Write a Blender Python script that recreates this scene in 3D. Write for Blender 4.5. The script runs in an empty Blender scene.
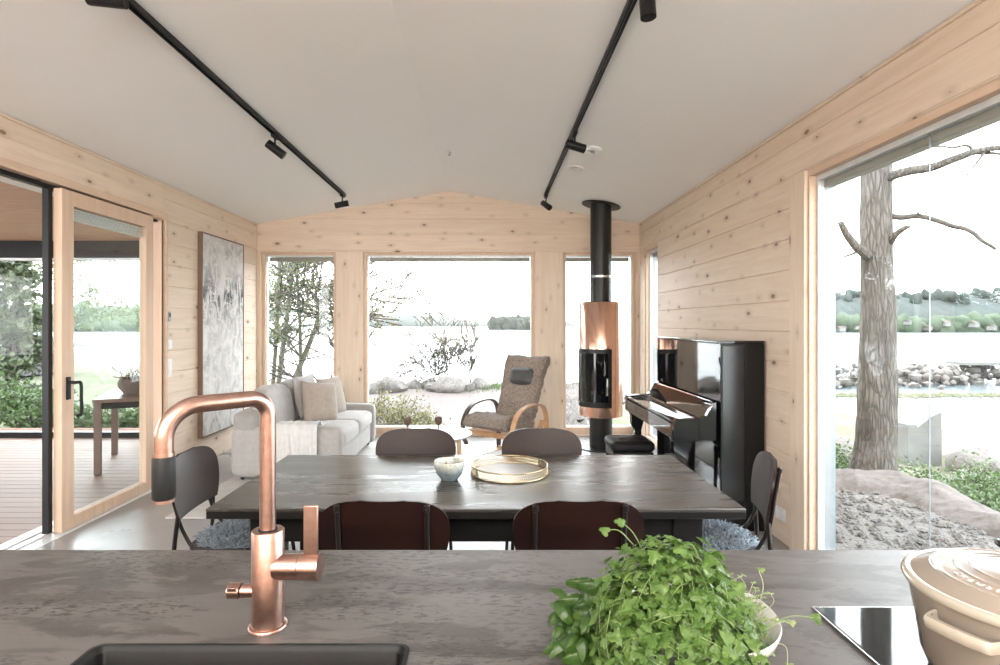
import bpy, bmesh, math, random
from mathutils import Vector, Matrix, noise
PI = math.pi
sc = bpy.context.scene
C = sc.collection

# ------------------------------------------------------------------ camera, sky, light, exposure
EYE = 1.45
cam = bpy.data.cameras.new('camera')
cam.sensor_width = 36.0
cam.lens = 20.16                       # 560 px of a 1000 px wide frame
cam.shift_x = 0.012
cam.shift_y = -0.0085
cam.clip_start = 0.05
cam.clip_end = 3000
camo = bpy.data.objects.new('camera', cam)
camo.location = (0, 0, EYE)
camo.rotation_euler = (PI/2, 0, 0)
C.objects.link(camo)
sc.camera = camo

SKY = 3.6
w = bpy.data.worlds.new('overcast_sky')
sc.world = w
w.use_nodes = True
nt = w.node_tree
bg = nt.nodes['Background']
tc = nt.nodes.new('ShaderNodeTexCoord')
sep = nt.nodes.new('ShaderNodeSeparateXYZ')
ramp = nt.nodes.new('ShaderNodeValToRGB')
nt.links.new(tc.outputs['Generated'], sep.inputs[0])
nt.links.new(sep.outputs['Z'], ramp.inputs[0])
ramp.color_ramp.elements[0].position = 0.0
ramp.color_ramp.elements[0].color = (0.97, 0.985, 1.0, 1)
ramp.color_ramp.elements[1].position = 0.6
ramp.color_ramp.elements[1].color = (0.90, 0.94, 1.0, 1)
nt.links.new(ramp.outputs[0], bg.inputs[0])
bg.inputs[1].default_value = SKY

sc.view_settings.view_transform = 'Standard'
sc.view_settings.look = 'None'
sc.view_settings.gamma = 1.0
sc.view_settings.use_curve_mapping = False
sc.view_settings.exposure = 1.62
cy = sc.cycles
cy.use_denoising = True
cy.max_bounces = 10
cy.diffuse_bounces = 6
cy.glossy_bounces = 4
cy.transmission_bounces = 4
cy.transparent_max_bounces = 24
cy.caustics_reflective = False
cy.caustics_refractive = False
cy.sample_clamp_indirect = 8.0

sun = bpy.data.lights.new('hazy_sun', 'SUN')
sun.energy = 0.4
sun.angle = math.radians(25)
sun.color = (1.0, 0.97, 0.92)
suno = bpy.data.objects.new('hazy_sun', sun)
suno.rotation_euler = (math.radians(42), 0, math.radians(-62))
C.objects.link(suno)

kl = bpy.data.lights.new('added_room_fill', 'AREA')   # fill light without a fitting, added behind the viewer to brighten the room
kl.shape = 'RECTANGLE'; kl.size = 3.2; kl.size_y = 1.4; kl.energy = 50; kl.color = (1.0, .98, .95)
klo = bpy.data.objects.new('added_room_fill', kl); klo.location = (-.5, -1.7, 2.68); C.objects.link(klo)

ul = bpy.data.lights.new('added_ceiling_wash', 'AREA')     # unseen uplight added behind the viewer to lift the ceiling brightness
ul.shape = 'RECTANGLE'; ul.size = 4.6; ul.size_y = .5; ul.energy = 105; ul.color = (1.0, .985, .965)
ulo = bpy.data.objects.new('added_ceiling_wash', ul); ulo.location = (-.5, -2.7, 1.95); ulo.rotation_euler = (math.radians(180-28), 0, 0); C.objects.link(ulo)

def portal(name, loc, rot, sx, sy):                 # window openings: tells the renderer where the sky comes in
    l = bpy.data.lights.new(name, 'AREA')
    l.shape = 'RECTANGLE'; l.size = sx; l.size_y = sy
    l.cycles.is_portal = True
    o = bpy.data.objects.new(name, l); o.location = loc; o.rotation_euler = rot
    C.objects.link(o)
XL, XR, YB, YF = -2.97, 1.95, 7.2, -3.4             # inner faces of the room
portal('daylight_back', ((XL+XR)/2, 7.45, 1.2), (-PI/2, 0, 0), 4.9, 2.4)
portal('daylight_right', (2.13, 1.95, 1.2), (PI/2, 0, PI/2), 3.0, 2.4)
portal('daylight_left', (-3.22, 3.0, 1.2), (PI/2, 0, -PI/2), 4.2, 2.4)

# ------------------------------------------------------------------ mesh helpers
def BM(): return bmesh.new()

def bx(bm, x0, x1, y0, y1, z0, z1, bev=0.0, seg=2):
    r = bmesh.ops.create_cube(bm, size=1.0)
    vs = r['verts']
    for v in vs:
        v.co = Vector(((x0+x1)/2+v.co.x*(x1-x0), (y0+y1)/2+v.co.y*(y1-y0), (z0+z1)/2+v.co.z*(z1-z0)))
    if bev > 0:
        es = list({e for v in vs for e in v.link_edges})
        r = bmesh.ops.bevel(bm, geom=es, offset=bev, segments=seg, profile=0.5, affect='EDGES', clamp_overlap=True)
        return list({v for f in r['faces'] for v in f.verts})
    return vs

def xform(vs, M):
    for v in vs: v.co = M @ v.co

def loft(bm, rows, cu=False, cv=False, cap=False):
    g = [[bm.verts.new(p) for p in row] for row in rows]
    n, m = len(g), len(g[0])
    for i in range(n if cv else n-1):
        for j in range(m if cu else m-1):
            a, b, c, d = g[i][j], g[i][(j+1) % m], g[(i+1) % n][(j+1) % m], g[(i+1) % n][j]
            try: bm.faces.new((a, b, c, d))
            except ValueError: pass
    if cap and not cv:
        try:
            bm.faces.new(list(reversed(g[0]))); bm.faces.new(g[-1])
        except ValueError: pass
    return g

def frames(pts, closed=False):
    P = [Vector(p) for p in pts]; n = len(P); T = []
    for i in range(n):
        if closed: t = P[(i+1) % n]-P[i-1]
        else: t = P[min(i+1, n-1)]-P[max(i-1, 0)]
        T.append(t.normalized() if t.length > 1e-9 else Vector((0, 0, 1)))
    up = Vector((0, 0, 1)) if abs(T[0].z) < .9 else Vector((0, 1, 0))
    N = [(up-T[0]*up.dot(T[0])).normalized()]
    for i in range(1, n):
        v = N[-1]-T[i]*N[-1].dot(T[i])
        N.append(v.normalized() if v.length > 1e-6 else N[-1])
    return P, T, N

def tube(bm, pts, r, seg=10, closed=False, prof=None, cap=True):
    P, T, N = frames(pts, closed); rows = []
    for i, p in enumerate(P):
        B = T[i].cross(N[i]); rr = r[i] if isinstance(r, (list, tuple)) else r
        if prof: rows.append([p+N[i]*a+B*b for a, b in prof])
        else: rows.append([p+(N[i]*math.cos(2*PI*k/seg)+B*math.sin(2*PI*k/seg))*rr for k in range(seg)])
    return loft(bm, rows, cu=True, cv=closed, cap=cap)

def lathe(bm, prof, seg=48, c=(0, 0, 0), cap=True):
    rows = [[Vector((c[0]+r*math.cos(2*PI*k/seg), c[1]+r*math.sin(2*PI*k/seg), c[2]+z)) for k in range(seg)] for r, z in prof]
    return loft(bm, rows, cu=True, cap=cap)

def cyl(bm, a, b, r, seg=24, r2=None):
    return tube(bm, [a, b], [r, r if r2 is None else r2], seg)

def prism(bm, poly, axis, t0, t1):
    """poly: 2-D points; axis 'x': (y,z), 'y': (x,z), 'z': (x,y)"""
    def P(a, b, t): return {'x': (t, a, b), 'y': (a, t, b), 'z': (a, b, t)}[axis]
    return loft(bm, [[P(a, b, t0) for a, b in poly], [P(a, b, t1) for a, b in poly]], cu=True, cap=True)

def rrect(w, h, r, n=6, cx=0, cy=0):
    out = []
    for sx, sy, a0 in ((1, 1, 0), (-1, 1, 90), (-1, -1, 180), (1, -1, 270)):
        for k in range(n+1):
            a = math.radians(a0+90*k/n)
            out.append((cx+sx*(w/2-r)+r*math.cos(a), cy+sy*(h/2-r)+r*math.sin(a)))
    return out

def arc(c, r, a0, a1, n, plane='xz'):
    out = []
    for k in range(n+1):
        a = math.radians(a0+(a1-a0)*k/n); u, v = r*math.cos(a), r*math.sin(a)
        out.append((c[0]+u, c[1], c[2]+v) if plane == 'xz' else (c[0], c[1]+u, c[2]+v) if plane == 'yz' else (c[0]+u, c[1]+v, c[2]))
    return out

def smooth_path(pts, n=6):
    P = [Vector(p) for p in pts]; P = [2*P[0]-P[1]]+P+[2*P[-1]-P[-2]]; out = []
    for i in range(1, len(P)-2):
        for k in range(n):
            t = k/n; a, b, c, d = P[i-1], P[i], P[i+1], P[i+2]
            out.append(.5*((2*b)+(c-a)*t+(2*a-5*b+4*c-d)*t*t+(3*b-a-3*c+d)*t**3))
    out.append(P[-2]); return out

def pillow_bm(w, h, t, n=14, seed=0, wr=.01):
    """cushion standing in local x (width) / z (height), thickness along y"""
    bm = BM(); grids = []
    for s in (-1, 1):
        rows = []
        for i in range(n+1):
            row = []
            for j in range(n+1):
                u, v = 2*i/n-1, 2*j/n-1
                k = (max(0, 1-abs(u)**3.2)*max(0, 1-abs(v)**3.2))**.55
                pinch = 1-.05*(1-abs(u)**2)*abs(v)**6-.0
                px = u*w/2*(1-.06*(1-v*v)*abs(u)**6); pz = v*h/2*(1-.06*(1-u*u)*abs(v)**6)
                q = noise.noise(Vector((u*2.1+seed*3.7, v*2.3, s+seed)))*wr*k
                row.append(Vector((px, s*(t/2*k)+q, pz)))
            rows.append(row)
        loft(bm, rows if s < 0 else [list(reversed(r)) for r in rows])
    bmesh.ops.remove_doubles(bm, verts=bm.verts, dist=.0008)
    return bm

def soft_box(x0, x1, y0, y1, z0, z1, r=.04, puff=.0, n=10, seed=0):
    """rounded upholstered block with slightly bulging faces"""
    bm = BM(); bmesh.ops.create_cube(bm, size=2.0)
    bmesh.ops.subdivide_edges(bm, edges=bm.edges[:], cuts=n, use_grid_fill=True)
    hx, hy, hz = (x1-x0)/2, (y1-y0)/2, (z1-z0)/2; c = Vector(((x0+x1)/2, (y0+y1)/2, (z0+z1)/2))
    r = min(r, hx*.98, hy*.98, hz*.98)
    for v in bm.verts:
        p = Vector((v.co.x*hx, v.co.y*hy, v.co.z*hz))
        inner = Vector((max(-hx+r, min(hx-r, p.x)), max(-hy+r, min(hy-r, p.y)), max(-hz+r, min(hz-r, p.z))))
        d = p-inner
        if d.length > 1e-6: p = inner+d.normalized()*r
        a, b, e = v.co.x, v.co.y, v.co.z
        k = (1-a*a)*(1-b*b)+(1-b*b)*(1-e*e)+(1-a*a)*(1-e*e)
        nrm = Vector((p.x/hx if abs(a) > .99 else 0, p.y/hy if abs(b) > .99 else 0, p.z/hz if abs(e) > .99 else 0))
        q = noise.noise((p+Vector((seed*2.3, 0, 0)))*6)*.25
        v.co = c+p+nrm*puff*(k+q)
    return bm

def obj(name, bm, m, parent=None, smooth=48, loc=None):
    me = bpy.data.meshes.new(name)
    bmesh.ops.recalc_face_normals(bm, faces=bm.faces[:])
    bm.normal_update()
    for f in bm.faces:                      # flat faces of boxes stay flat, rounded edges are smooth
        f.smooth = bool(smooth) and not (smooth < 180 and max(abs(f.normal.x), abs(f.normal.y), abs(f.normal.z)) > .99999)
    if smooth and smooth < 180:
        lim = math.radians(smooth)
        for e in bm.edges:
            if len(e.link_faces) == 2:
                p, q = e.link_faces
                if not (p.smooth and q.smooth) or p.normal.angle(q.normal, 0) > lim: e.smooth = False
    bm.to_mesh(me); bm.free()
    me.materials.append(m)
    o = bpy.data.objects.new(name, me); C.objects.link(o)
    if parent: o.parent = parent
    if loc: o.location = loc
    return o

def raw(name, verts, faces, m, parent=None, smooth=0):
    me = bpy.data.meshes.new(name); me.from_pydata(verts, [], faces); me.update()
    if smooth: me.shade_smooth()
    me.materials.append(m)
    o = bpy.data.objects.new(name, me); C.objects.link(o)
    if parent: o.parent = parent
    return o

def tag(o, label, cat, group=None, kind=None):
    o['label'] = label; o['category'] = cat
    if group: o['group'] = group
    if kind: o['kind'] = kind
    return o

def thing(name, label, cat, loc=(0, 0, 0), rz=0, group=None):
    o = bpy.data.objects.new(name, None); o.empty_display_size = .1
    C.objects.link(o); o.location = loc; o.rotation_euler = (0, 0, rz)
    return tag(o, label, cat, group)

def struct(name, bm, m, parent=None, smooth=28):
    o = obj(name, bm, m, parent, smooth)
    if not parent: o['kind'] = 'structure'
    return o

def sthing(name):
    o = bpy.data.objects.new(name, None); C.objects.link(o); o['kind'] = 'structure'; return o

def dup(root, loc, rz, label, group=None):
    r = root.copy(); C.objects.link(r); r.location = loc; r.rotation_euler = (0, 0, rz); r['label'] = label
    if group: r['group'] = group
    def rec(src, dst):
        for ch in list(src.children):
            c = ch.copy(); C.objects.link(c); c.parent = dst; rec(ch, c)
    rec(root, r)
    return r

# ------------------------------------------------------------------ materials
class N:
    def __init__(s, name):
        s.m = bpy.data.materials.new(name); s.m.use_nodes = True
        s.t = s.m.node_tree; s.b = s.t.nodes['Principled BSDF']; s.out = s.t.nodes['Material Output']
        s.tc = s.t.nodes.new('ShaderNodeTexCoord')
    def n(s, typ, **kw):
        x = s.t.nodes.new('ShaderNode'+typ)
        for k, v in kw.items(): setattr(x, k, v)
        return x
    def l(s, a, b): s.t.links.new(a, b)
    def map(s, scale=(1, 1, 1), loc=(0, 0, 0), rot=(0, 0, 0)):
        m = s.n('Mapping'); m.inputs['Scale'].default_value = scale; m.inputs['Location'].default_value = loc; m.inputs['Rotation'].default_value = rot
        s.l(s.tc.outputs['Object'], m.inputs[0]); return m.outputs[0]
    def noise(s, v, scale, detail=4, rough=.55, dist=0):
        x = s.n('TexNoise'); x.inputs['Scale'].default_value = scale; x.inputs['Detail'].default_value = detail
        x.inputs['Roughness'].default_value = rough; x.inputs['Distortion'].default_value = dist
        s.l(v, x.inputs['Vector']); return x.outputs['Fac']
    def vor(s, v, scale, feature='F1'):
        x = s.n('TexVoronoi'); x.feature = feature; x.inputs['Scale'].default_value = scale
        s.l(v, x.inputs['Vector']); return x
    def ramp(s, f, stops):
        r = s.n('ValToRGB'); e = r.color_ramp.elements
        while len(e) < len(stops): e.new(.5)
        for el, (p, c) in zip(e, stops):
            el.position = p; el.color = (c, c, c, 1) if isinstance(c, (int, float)) else (*c, 1)
        s.l(f, r.inputs[0]); return r.outputs[0]
    def mix(s, f, a, b, mode='MIX'):
        x = s.n('MixRGB', blend_type=mode)
        for i, v in ((0, f), (1, a), (2, b)):
            if isinstance(v, (int, float)): x.inputs[i].default_value = v if i == 0 else (v, v, v, 1)
            elif isinstance(v, tuple): x.inputs[i].default_value = (*v, 1)
            else: s.l(v, x.inputs[i])
        return x.outputs[0]
    def math(s, op, a, b=0):
        x = s.n('Math', operation=op)
        for i, v in ((0, a), (1, b)):
            if isinstance(v, (int, float)): x.inputs[i].default_value = v
            else: s.l(v, x.inputs[i])
        return x.outputs[0]
    def bump(s, h, strength, dist=.01):
        x = s.n('Bump'); x.inputs['Strength'].default_value = strength; x.inputs['Distance'].default_value = dist
        s.l(h, x.inputs['Height']); s.l(x.outputs[0], s.b.inputs['Normal'])
    def set(s, **kw):
        names = dict(color='Base Color', rough='Roughness', metal='Metallic', coat='Coat Weight', coatr='Coat Roughness',
                     sheen='Sheen Weight', trans='Transmission Weight', ior='IOR', spec='Specular IOR Level', sub='Subsurface Weight')
        for k, v in kw.items():
            i = s.b.inputs[names[k]]
            if isinstance(v, (int, float)): i.default_value = v
            elif isinstance(v, tuple): i.default_value = (*v, 1)
            else: s.l(v, i)
        return s

def pm(name, c1, c2=None, rough=.5, metal=0, ns=8, st=(1, 1, 1), bump=0, bs=60, bd=.003, **kw):
    s = N(name)
    if c2 is None: c2 = tuple(x*.88 for x in c1)
    s.set(color=s.mix(s.ramp(s.noise(s.map(st), ns), [(.35, 0), (.65, 1)]), c1, c2), rough=rough, metal=metal, **kw)
    if bump: s.bump(s.noise(s.map(st), bs), bump, bd)
    return s.m

def pine(name, axis, light=(.765, .645, .525), dark=(.665, .52, .40), knots=True, uv=(0, 2)):
    """whitewashed pine; axis = grain direction 0,1,2"""
    s = N(name); sc_ = [9., 9., 9.]; sc_[axis] = .55
    v = s.map(tuple(sc_))
    g = s.noise(v, 3.0, 6, .6, .6)
    fine = s.noise(s.map(tuple(60. if i != axis else 1.5 for i in range(3))), 2.0, 3)
    blot = s.noise(s.map((1, 1, 1)), 1.6, 2)
    c = s.mix(s.ramp(g, [(.36, 0), (.66, 1)]), light, dark)
    c = s.mix(s.math('MULTIPLY', fine, .35), c, tuple(x*.82 for x in dark))
    c = s.mix(s.math('MULTIPLY', blot, .4), c, tuple(min(1, x*1.06) for x in light))
    # tone changes from board to board
    sp = s.n('SeparateXYZ'); s.l(s.tc.outputs['Object'], sp.inputs[0])
    wn = s.n('TexWhiteNoise', noise_dimensions='1D')
    if axis != 2: s.l(s.math('FLOOR', s.math('MULTIPLY', sp.outputs[2], 5.0)), wn.inputs['W'])
    else: s.l(s.math('FLOOR', s.math('MULTIPLY', sp.outputs[0], 3.0)), wn.inputs['W'])
    c = s.mix(s.math('MULTIPLY', wn.outputs['Value'], .16), c, tuple(x*.8 for x in dark))
    if knots:
        cx = s.n('CombineXYZ')
        for q, ax in enumerate(uv): s.l(s.math('MULTIPLY', sp.outputs[ax], 2.6 if ax == axis else 5.0), cx.inputs[q])
        vo = s.n('TexVoronoi', voronoi_dimensions='2D'); vo.inputs['Scale'].default_value = 1.0; s.l(cx.outputs[0], vo.inputs['Vector'])
        wn2 = s.n('SeparateColor'); s.l(vo.outputs['Color'], wn2.inputs[0])
        size = s.math('MULTIPLY', s.math('POWER', wn2.outputs[0], 3.0), .075)
        kf = s.ramp(s.math('SUBTRACT', vo.outputs['Distance'], size), [(.0, 1), (.018, 0)])
        halo = s.ramp(s.math('SUBTRACT', vo.outputs['Distance'], size), [(.0, .6), (.16, 0)])
        c = s.mix(halo, c, tuple(x*.72 for x in dark))
        c = s.mix(s.math('MULTIPLY', kf, .85), c, (.20, .115, .06))
    s.set(color=c, rough=.58, spec=.35)
    s.bump(fine, .12, .002)
    return s.m

WX, WY, WZ = pine('pine_x', 0), pine('pine_y', 1, uv=(1, 2)), pine('pine_z', 2)
FRAMEW = pine('frame_pine', 2, (.70, .525, .395), (.58, .415, .295), False)
FRAMEY = pine('frame_pine_y', 1, (.71, .54, .41), (.59, .42, .30), False)
FRAMEX = pine('frame_pine_x', 0, (.71, .54, .41), (.59, .42, .30), False)
CEIL = pm('ceiling_paint', (.86, .85, .84), (.85, .84, .83), rough=.85, ns=2)
WHITE = pm('white_plastic', (.80, .80, .79), rough=.35)
BLACK = pm('black_powder_coat', (.006, .006, .0065), (.009, .009, .0095), rough=.45, spec=.3)
MATTE = pm('matte_black', (.012, .012, .0125), (.016, .016, .016), rough=.6, spec=.3)
STEEL = pm('steel', (.6, .6, .6), rough=.25, metal=1)
ALU = pm('grey_aluminium', (.26, .29, .31), rough=.4, metal=.3)
LIGHTALU = pm('pale_aluminium', (.72, .74, .75), rough=.4, metal=.2)
LACQ = N('piano_lacquer').set(color=(.003, .003, .0035), rough=.05, spec=.5, coat=.4, coatr=.03).m
DGREY = pm('charcoal_panel', (.016, .018, .020), rough=.2)
BLACKGLASS = N('black_glass').set(color=(.006, .007, .008), rough=.04, spec=.6).m
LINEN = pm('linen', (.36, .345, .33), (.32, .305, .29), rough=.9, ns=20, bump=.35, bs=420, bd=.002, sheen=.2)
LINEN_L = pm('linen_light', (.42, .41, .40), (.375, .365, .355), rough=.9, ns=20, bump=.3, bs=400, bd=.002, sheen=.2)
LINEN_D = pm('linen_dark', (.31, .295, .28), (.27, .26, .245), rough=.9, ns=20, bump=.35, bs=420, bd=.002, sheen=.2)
BEIGE = pm('beige_wool', (.36, .31, .265), (.32, .27, .23), rough=.95, ns=30, bump=.4, bs=380, bd=.002, sheen=.2)
LEATHER = pm('grey_leather', (.05, .053, .055), (.07, .07, .07), rough=.38, bump=.2, bs=180)
BEECH = pm('beech', (.60, .36, .20), (.50, .29, .155), rough=.4, ns=6, st=(3, 3, 3))
BEECH_SHADE = pm('shaded_beech', (.07, .05, .04), (.05, .035, .03), rough=.4)  # same beech, darkened: silhouette shade of the far armrest put into the colour
OAK = pm('oak', (.50, .33, .18), (.42, .27, .14), rough=.5, ns=6, st=(10, 10, 1))
PLY = pm('dark_stained_plywood', (.018, .0066, .0048), (.013, .005, .0038), rough=.38, ns=3, st=(1, 8, 8), spec=.35)
TUBE = pm('dark_steel_tube', (.03, .026, .024), rough=.3, metal=.6)
BRASS = pm('brass', (.60, .50, .33), (.46, .38, .25), rough=.25, metal=1)
RUGM = pm('rug_wool', (.52, .505, .485), (.46, .445, .43), rough=.98, ns=14, bump=.5, bs=160, bd=.006)
CONCRETE_B = pm('concrete_block', (.13, .128, .12), (.10, .098, .092), rough=.9, ns=3, bump=.3, bs=20)
PIPE = pm('stove_pipe', (.007, .008, .0075), (.01, .011, .0105), rough=.36, spec=.4)

def copper(name, r, brushed, c1=(.52, .345, .29), c2=(.43, .275, .23)):
    s = N(name)
    f = s.noise(s.map((40, 40, 2) if not brushed else (25, 25, 25)), 3, 3)
    s.set(color=s.mix(s.ramp(f, [(.3, 0), (.7, 1)]), c1, c2), metal=1, rough=r)
    if brushed: s.bump(s.noise(s.map((30, 30, 400)), 4, 2), .06, .001)
    return s.m
COPPER = copper('brushed_copper', .30, True)
COPPER_S = copper('polished_copper', .17, False, (.78, .50, .385), (.70, .43, .325))

def glass_mat(name, tint=(.965, .985, .98), base=.035):
    s = N(name); s.t.nodes.remove(s.b)
    lw = s.n('LayerWeight'); lw.inputs[0].default_value = .5
    f = s.math('ADD', s.math('MULTIPLY', s.math('POWER', lw.outputs['Facing'], 5.0), .9), base)
    tr = s.n('BsdfTransparent'); tr.inputs[0].default_value = (*tint, 1)
    gl = s.n('BsdfGlossy'); gl.inputs['Roughness'].default_value = .0
    mx = s.n('MixShader'); s.l(f, mx.inputs[0]); s.l(tr.outputs[0], mx.inputs[1]); s.l(gl.outputs[0], mx.inputs[2])
    s.l(mx.outputs[0], s.out.inputs[0]); return s.m
GLASS = glass_mat('window_glass')
SMOKE = glass_mat('smoked_glass', (.30, .17, .12), .06)

def floor_mat():
    s = N('polished_concrete'); a = s.noise(s.map(), 1.1, 5, .6, .4); b = s.noise(s.map(), 9, 5, .65)
    c = s.mix(s.ramp(a, [(.3, 0), (.7, 1)]), (.27, .265, .26), (.22, .215, .21))
    c = s.mix(s.math('MULTIPLY', b, .4), c, (.31, .305, .30))
    s.set(color=c, rough=s.ramp(a, [(.2, .24), (.8, .34)]), spec=.5); return s.m
FLOOR = floor_mat()

def worn_top(name, axis=0, base=(.040, .034, .031), dark=(.015, .012, .010), pale=(.115, .106, .100), chips=True, rough=.3):
    s = N(name); st = [7., 7., 7.]; st[axis] = 1.0
    a = s.noise(s.map(tuple(st)), 1.6, 6, .6, .3)
    big = s.noise(s.map((1.2, 2.6, 1)), 1.7, 5, .62, .5)
    c = s.mix(s.ramp(a, [(.36, 0), (.68, 1)]), base, pale)
    c = s.mix(s.ramp(big, [(.42, 0), (.60, .6)]), c, base)
    if chips:
        ch = s.noise(s.map((10, 30, 10)), 4.2, 4, .6, .6)
        area = s.ramp(s.noise(s.map((1.6, 3.2, 1), (3.1, 1.7, 0)), 1.6, 2), [(.44, 0), (.54, 1)])
        pt = s.ramp(s.noise(s.map((2.2, 6, 1), (1.3, .2, 0)), 1.9, 6, .62, .8), [(.47, 0), (.52, .75)])
        c = s.mix(pt, c, pale)
        spx = s.n('SeparateXYZ'); s.l(s.tc.outputs['Object'], spx.inputs[0])
        area = s.math('MULTIPLY', area, s.ramp(s.math('MULTIPLY', s.math('ADD', spx.outputs[0], 1.0), .5), [(.45, .8), (.72, .12)]))
        m = s.math('MULTIPLY', s.ramp(ch, [(.535, 0), (.57, 1)]), area)
        c = s.mix(m, c, dark)
        ch2 = s.noise(s.map((7, 26, 9), (7, 3, 1)), 5.2, 5, .7, .4)
        c = s.mix(s.math('MULTIPLY', s.ramp(ch2, [(.58, 0), (.64, 1)]), .6), c, pale)
    s.set(color=c, rough=s.ramp(a, [(.3, rough), (.7, rough+.14)]), spec=.5)
    s.bump(s.noise(s.map(tuple(x*3 for x in st)), 3, 4), .15, .002)
    return s.m
COUNTER = worn_top('worn_stone_laminate', rough=.34)
TABLETOP = worn_top('stained_plank_top', base=(.040, .036, .032), pale=(.085, .074, .065), chips=False, rough=.22)
TABLEDARK = pm('black_stained_wood', (.005, .0045, .004), (.009, .008, .0075), rough=.5, spec=.25, ns=5, st=(1, 8, 8))
ENAMEL = N('beige_enamel').set(color=(.28, .24, .20), rough=.2, coat=.4, coatr=.12).m
ENAMEL_L = N('cream_enamel').set(color=(.40, .36, .30), rough=.12, coat=.8, coatr=.05).m
KNOB = pm('black_phenolic', (.01, .01, .01), rough=.2)
SINKM = pm('black_composite', (.003, .0032, .0035), (.005, .0053, .0055), rough=.45, spec=.25)
NOZ = pm('black_rubber', (.010, .0115, .012), rough=.5, spec=.3, bump=.3, bs=500)

def leaf_mat(name, c1, c2, rough=.45, ns=30, tr=.35):
    s = N(name)
    c = s.mix(s.ramp(s.noise(s.map(), ns), [(.35, 0), (.65, 1)]), c1, c2)
    s.set(color=c, rough=rough)
    t = s.n('BsdfTranslucent'); s.l(c, t.inputs[0])
    mx = s.n('MixShader'); mx.inputs[0].default_value = tr
    s.l(s.b.outputs[0], mx.inputs[1]); s.l(t.outputs[0], mx.inputs[2]); s.l(mx.outputs[0], s.out.inputs[0]); return s.m
PARS = leaf_mat('coriander_leaf', (.07, .145, .026), (.13, .225, .05))
BASIL = leaf_mat('basil_leaf', (.032, .08, .015), (.068, .135, .028), .3)
SPROUT = leaf_mat('sprout_leaf', (.20, .28, .09), (.30, .37, .15))
STEMG = leaf_mat('green_stem', (.20, .31, .10), (.28, .38, .15))
STEMW = leaf_mat('pale_stem', (.42, .46, .30), (.50, .53, .40))
BIRCHL = leaf_mat('spring_leaf', (.09, .11, .045), (.15, .17, .08))
PINEL = leaf_mat('needle_green', (.055, .070, .036), (.09, .105, .058))
DARKL = leaf_mat('spruce_green', (.012, .024, .013), (.022, .038, .018))
BUSHL = leaf_mat('bush_green', (.048, .080, .024), (.08, .125, .042))
YELL = leaf_mat('yellow_green', (.15, .15, .05), (.21, .20, .08))
BARK0 = pm('bark_thin', (.045, .038, .033), (.07, .06, .052), rough=.95, ns=12)
def bark_mat():
    s = N('pine_bark'); v0 = s.map((1, 1, .16)); wob = s.n('TexNoise'); wob.inputs['Scale'].default_value = 14; s.l(v0, wob.inputs['Vector']); v = s.mix(.045, v0, wob.outputs['Color'])
    vo = s.vor(v, 34, 'DISTANCE_TO_EDGE'); n = s.noise(v, 12, 6, .65)
    f = s.ramp(vo.outputs['Distance'], [(.0, 0), (.22, 1)])
    c = s.mix(f, (.05, .044, .037), s.mix(n, (.068, .06, .052), (.13, .115, .10)))
    s.set(color=c, rough=.95); s.bump(s.mix(.5, f, n), 1.0, .02); return s.m
BARK = bark_mat()

def ground_mat(name, cols, ns=3, fine=40, bump=.6):
    s = N(name); a = s.noise(s.map(), ns*.3, 5, .6); b = s.noise(s.map(), fine, 4, .7); v = s.vor(s.map(), fine*.7)
    c = s.mix(s.ramp(a, [(.38, 0), (.6, 1)]), cols[0], cols[1])
    c = s.mix(s.ramp(b, [(.45, 0), (.7, .8)]), c, cols[2])
    s.set(color=c, rough=.95); s.bump(s.mix(.5, b, v.outputs['Distance']), bump, .03); return s.m
GRASS = ground_mat('grassy_ground', [(.065, .080, .03), (.095, .088, .055), (.115, .105, .08)])
PATH = ground_mat('pink_gravel', [(.098, .077, .07), (.125, .104, .096), (.07, .055, .05)], 2, 30)
GRAVEL = ground_mat('grey_gravel', [(.105, .098, .092), (.145, .13, .12), (.05, .046, .043)], 3, 45, 1.)
ROCK = ground_mat('granite', [(.095, .082, .075), (.15, .135, .125), (.045, .04, .036)], 6, 18)
ROCKP = ground_mat('pink_granite', [(.078, .060, .054), (.105, .09, .082), (.038, .031, .028)], 9, 16)
HILLM = ground_mat('wooded_hillside', [(.016, .024, .022), (.023, .031, .026), (.011, .017, .016)], .06, .35, .5)
def water_mat():
    s = N('lake_water'); s.set(color=(.08, .10, .11), rough=.22, spec=.8)
    s.bump(s.noise(s.map((.6, 2.2, 1)), 2.2, 3), .25, .05); return s.m
WATER = water_mat()
def deck_mat():
    s = N('deck_boards'); sp = s.n('SeparateXYZ'); s.l(s.tc.outputs['Object'], sp.inputs[0])
    wn = s.n('TexWhiteNoise', noise_dimensions='1D'); s.l(s.math('FLOOR', s.math('DIVIDE', sp.outputs[1], .125)), wn.inputs['W'])
    g = s.noise(s.map((1.2, 30, 10)), 2, 4)
    c = s.mix(wn.outputs['Value'], (.22, .14, .105), (.28, .185, .14)); c = s.mix(s.math('MULTIPLY', g, .5), c, (.15, .098, .075))
    s.set(color=c, rough=.55); return s.m
DECK = deck_mat()
SOFFIT = pine('soffit_pine', 0, (.56, .39, .30), (.44, .29, .21), False)
BRICK = pm('red_brick', (.17, .085, .065), (.23, .13, .10), rough=.9, ns=9)

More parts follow.
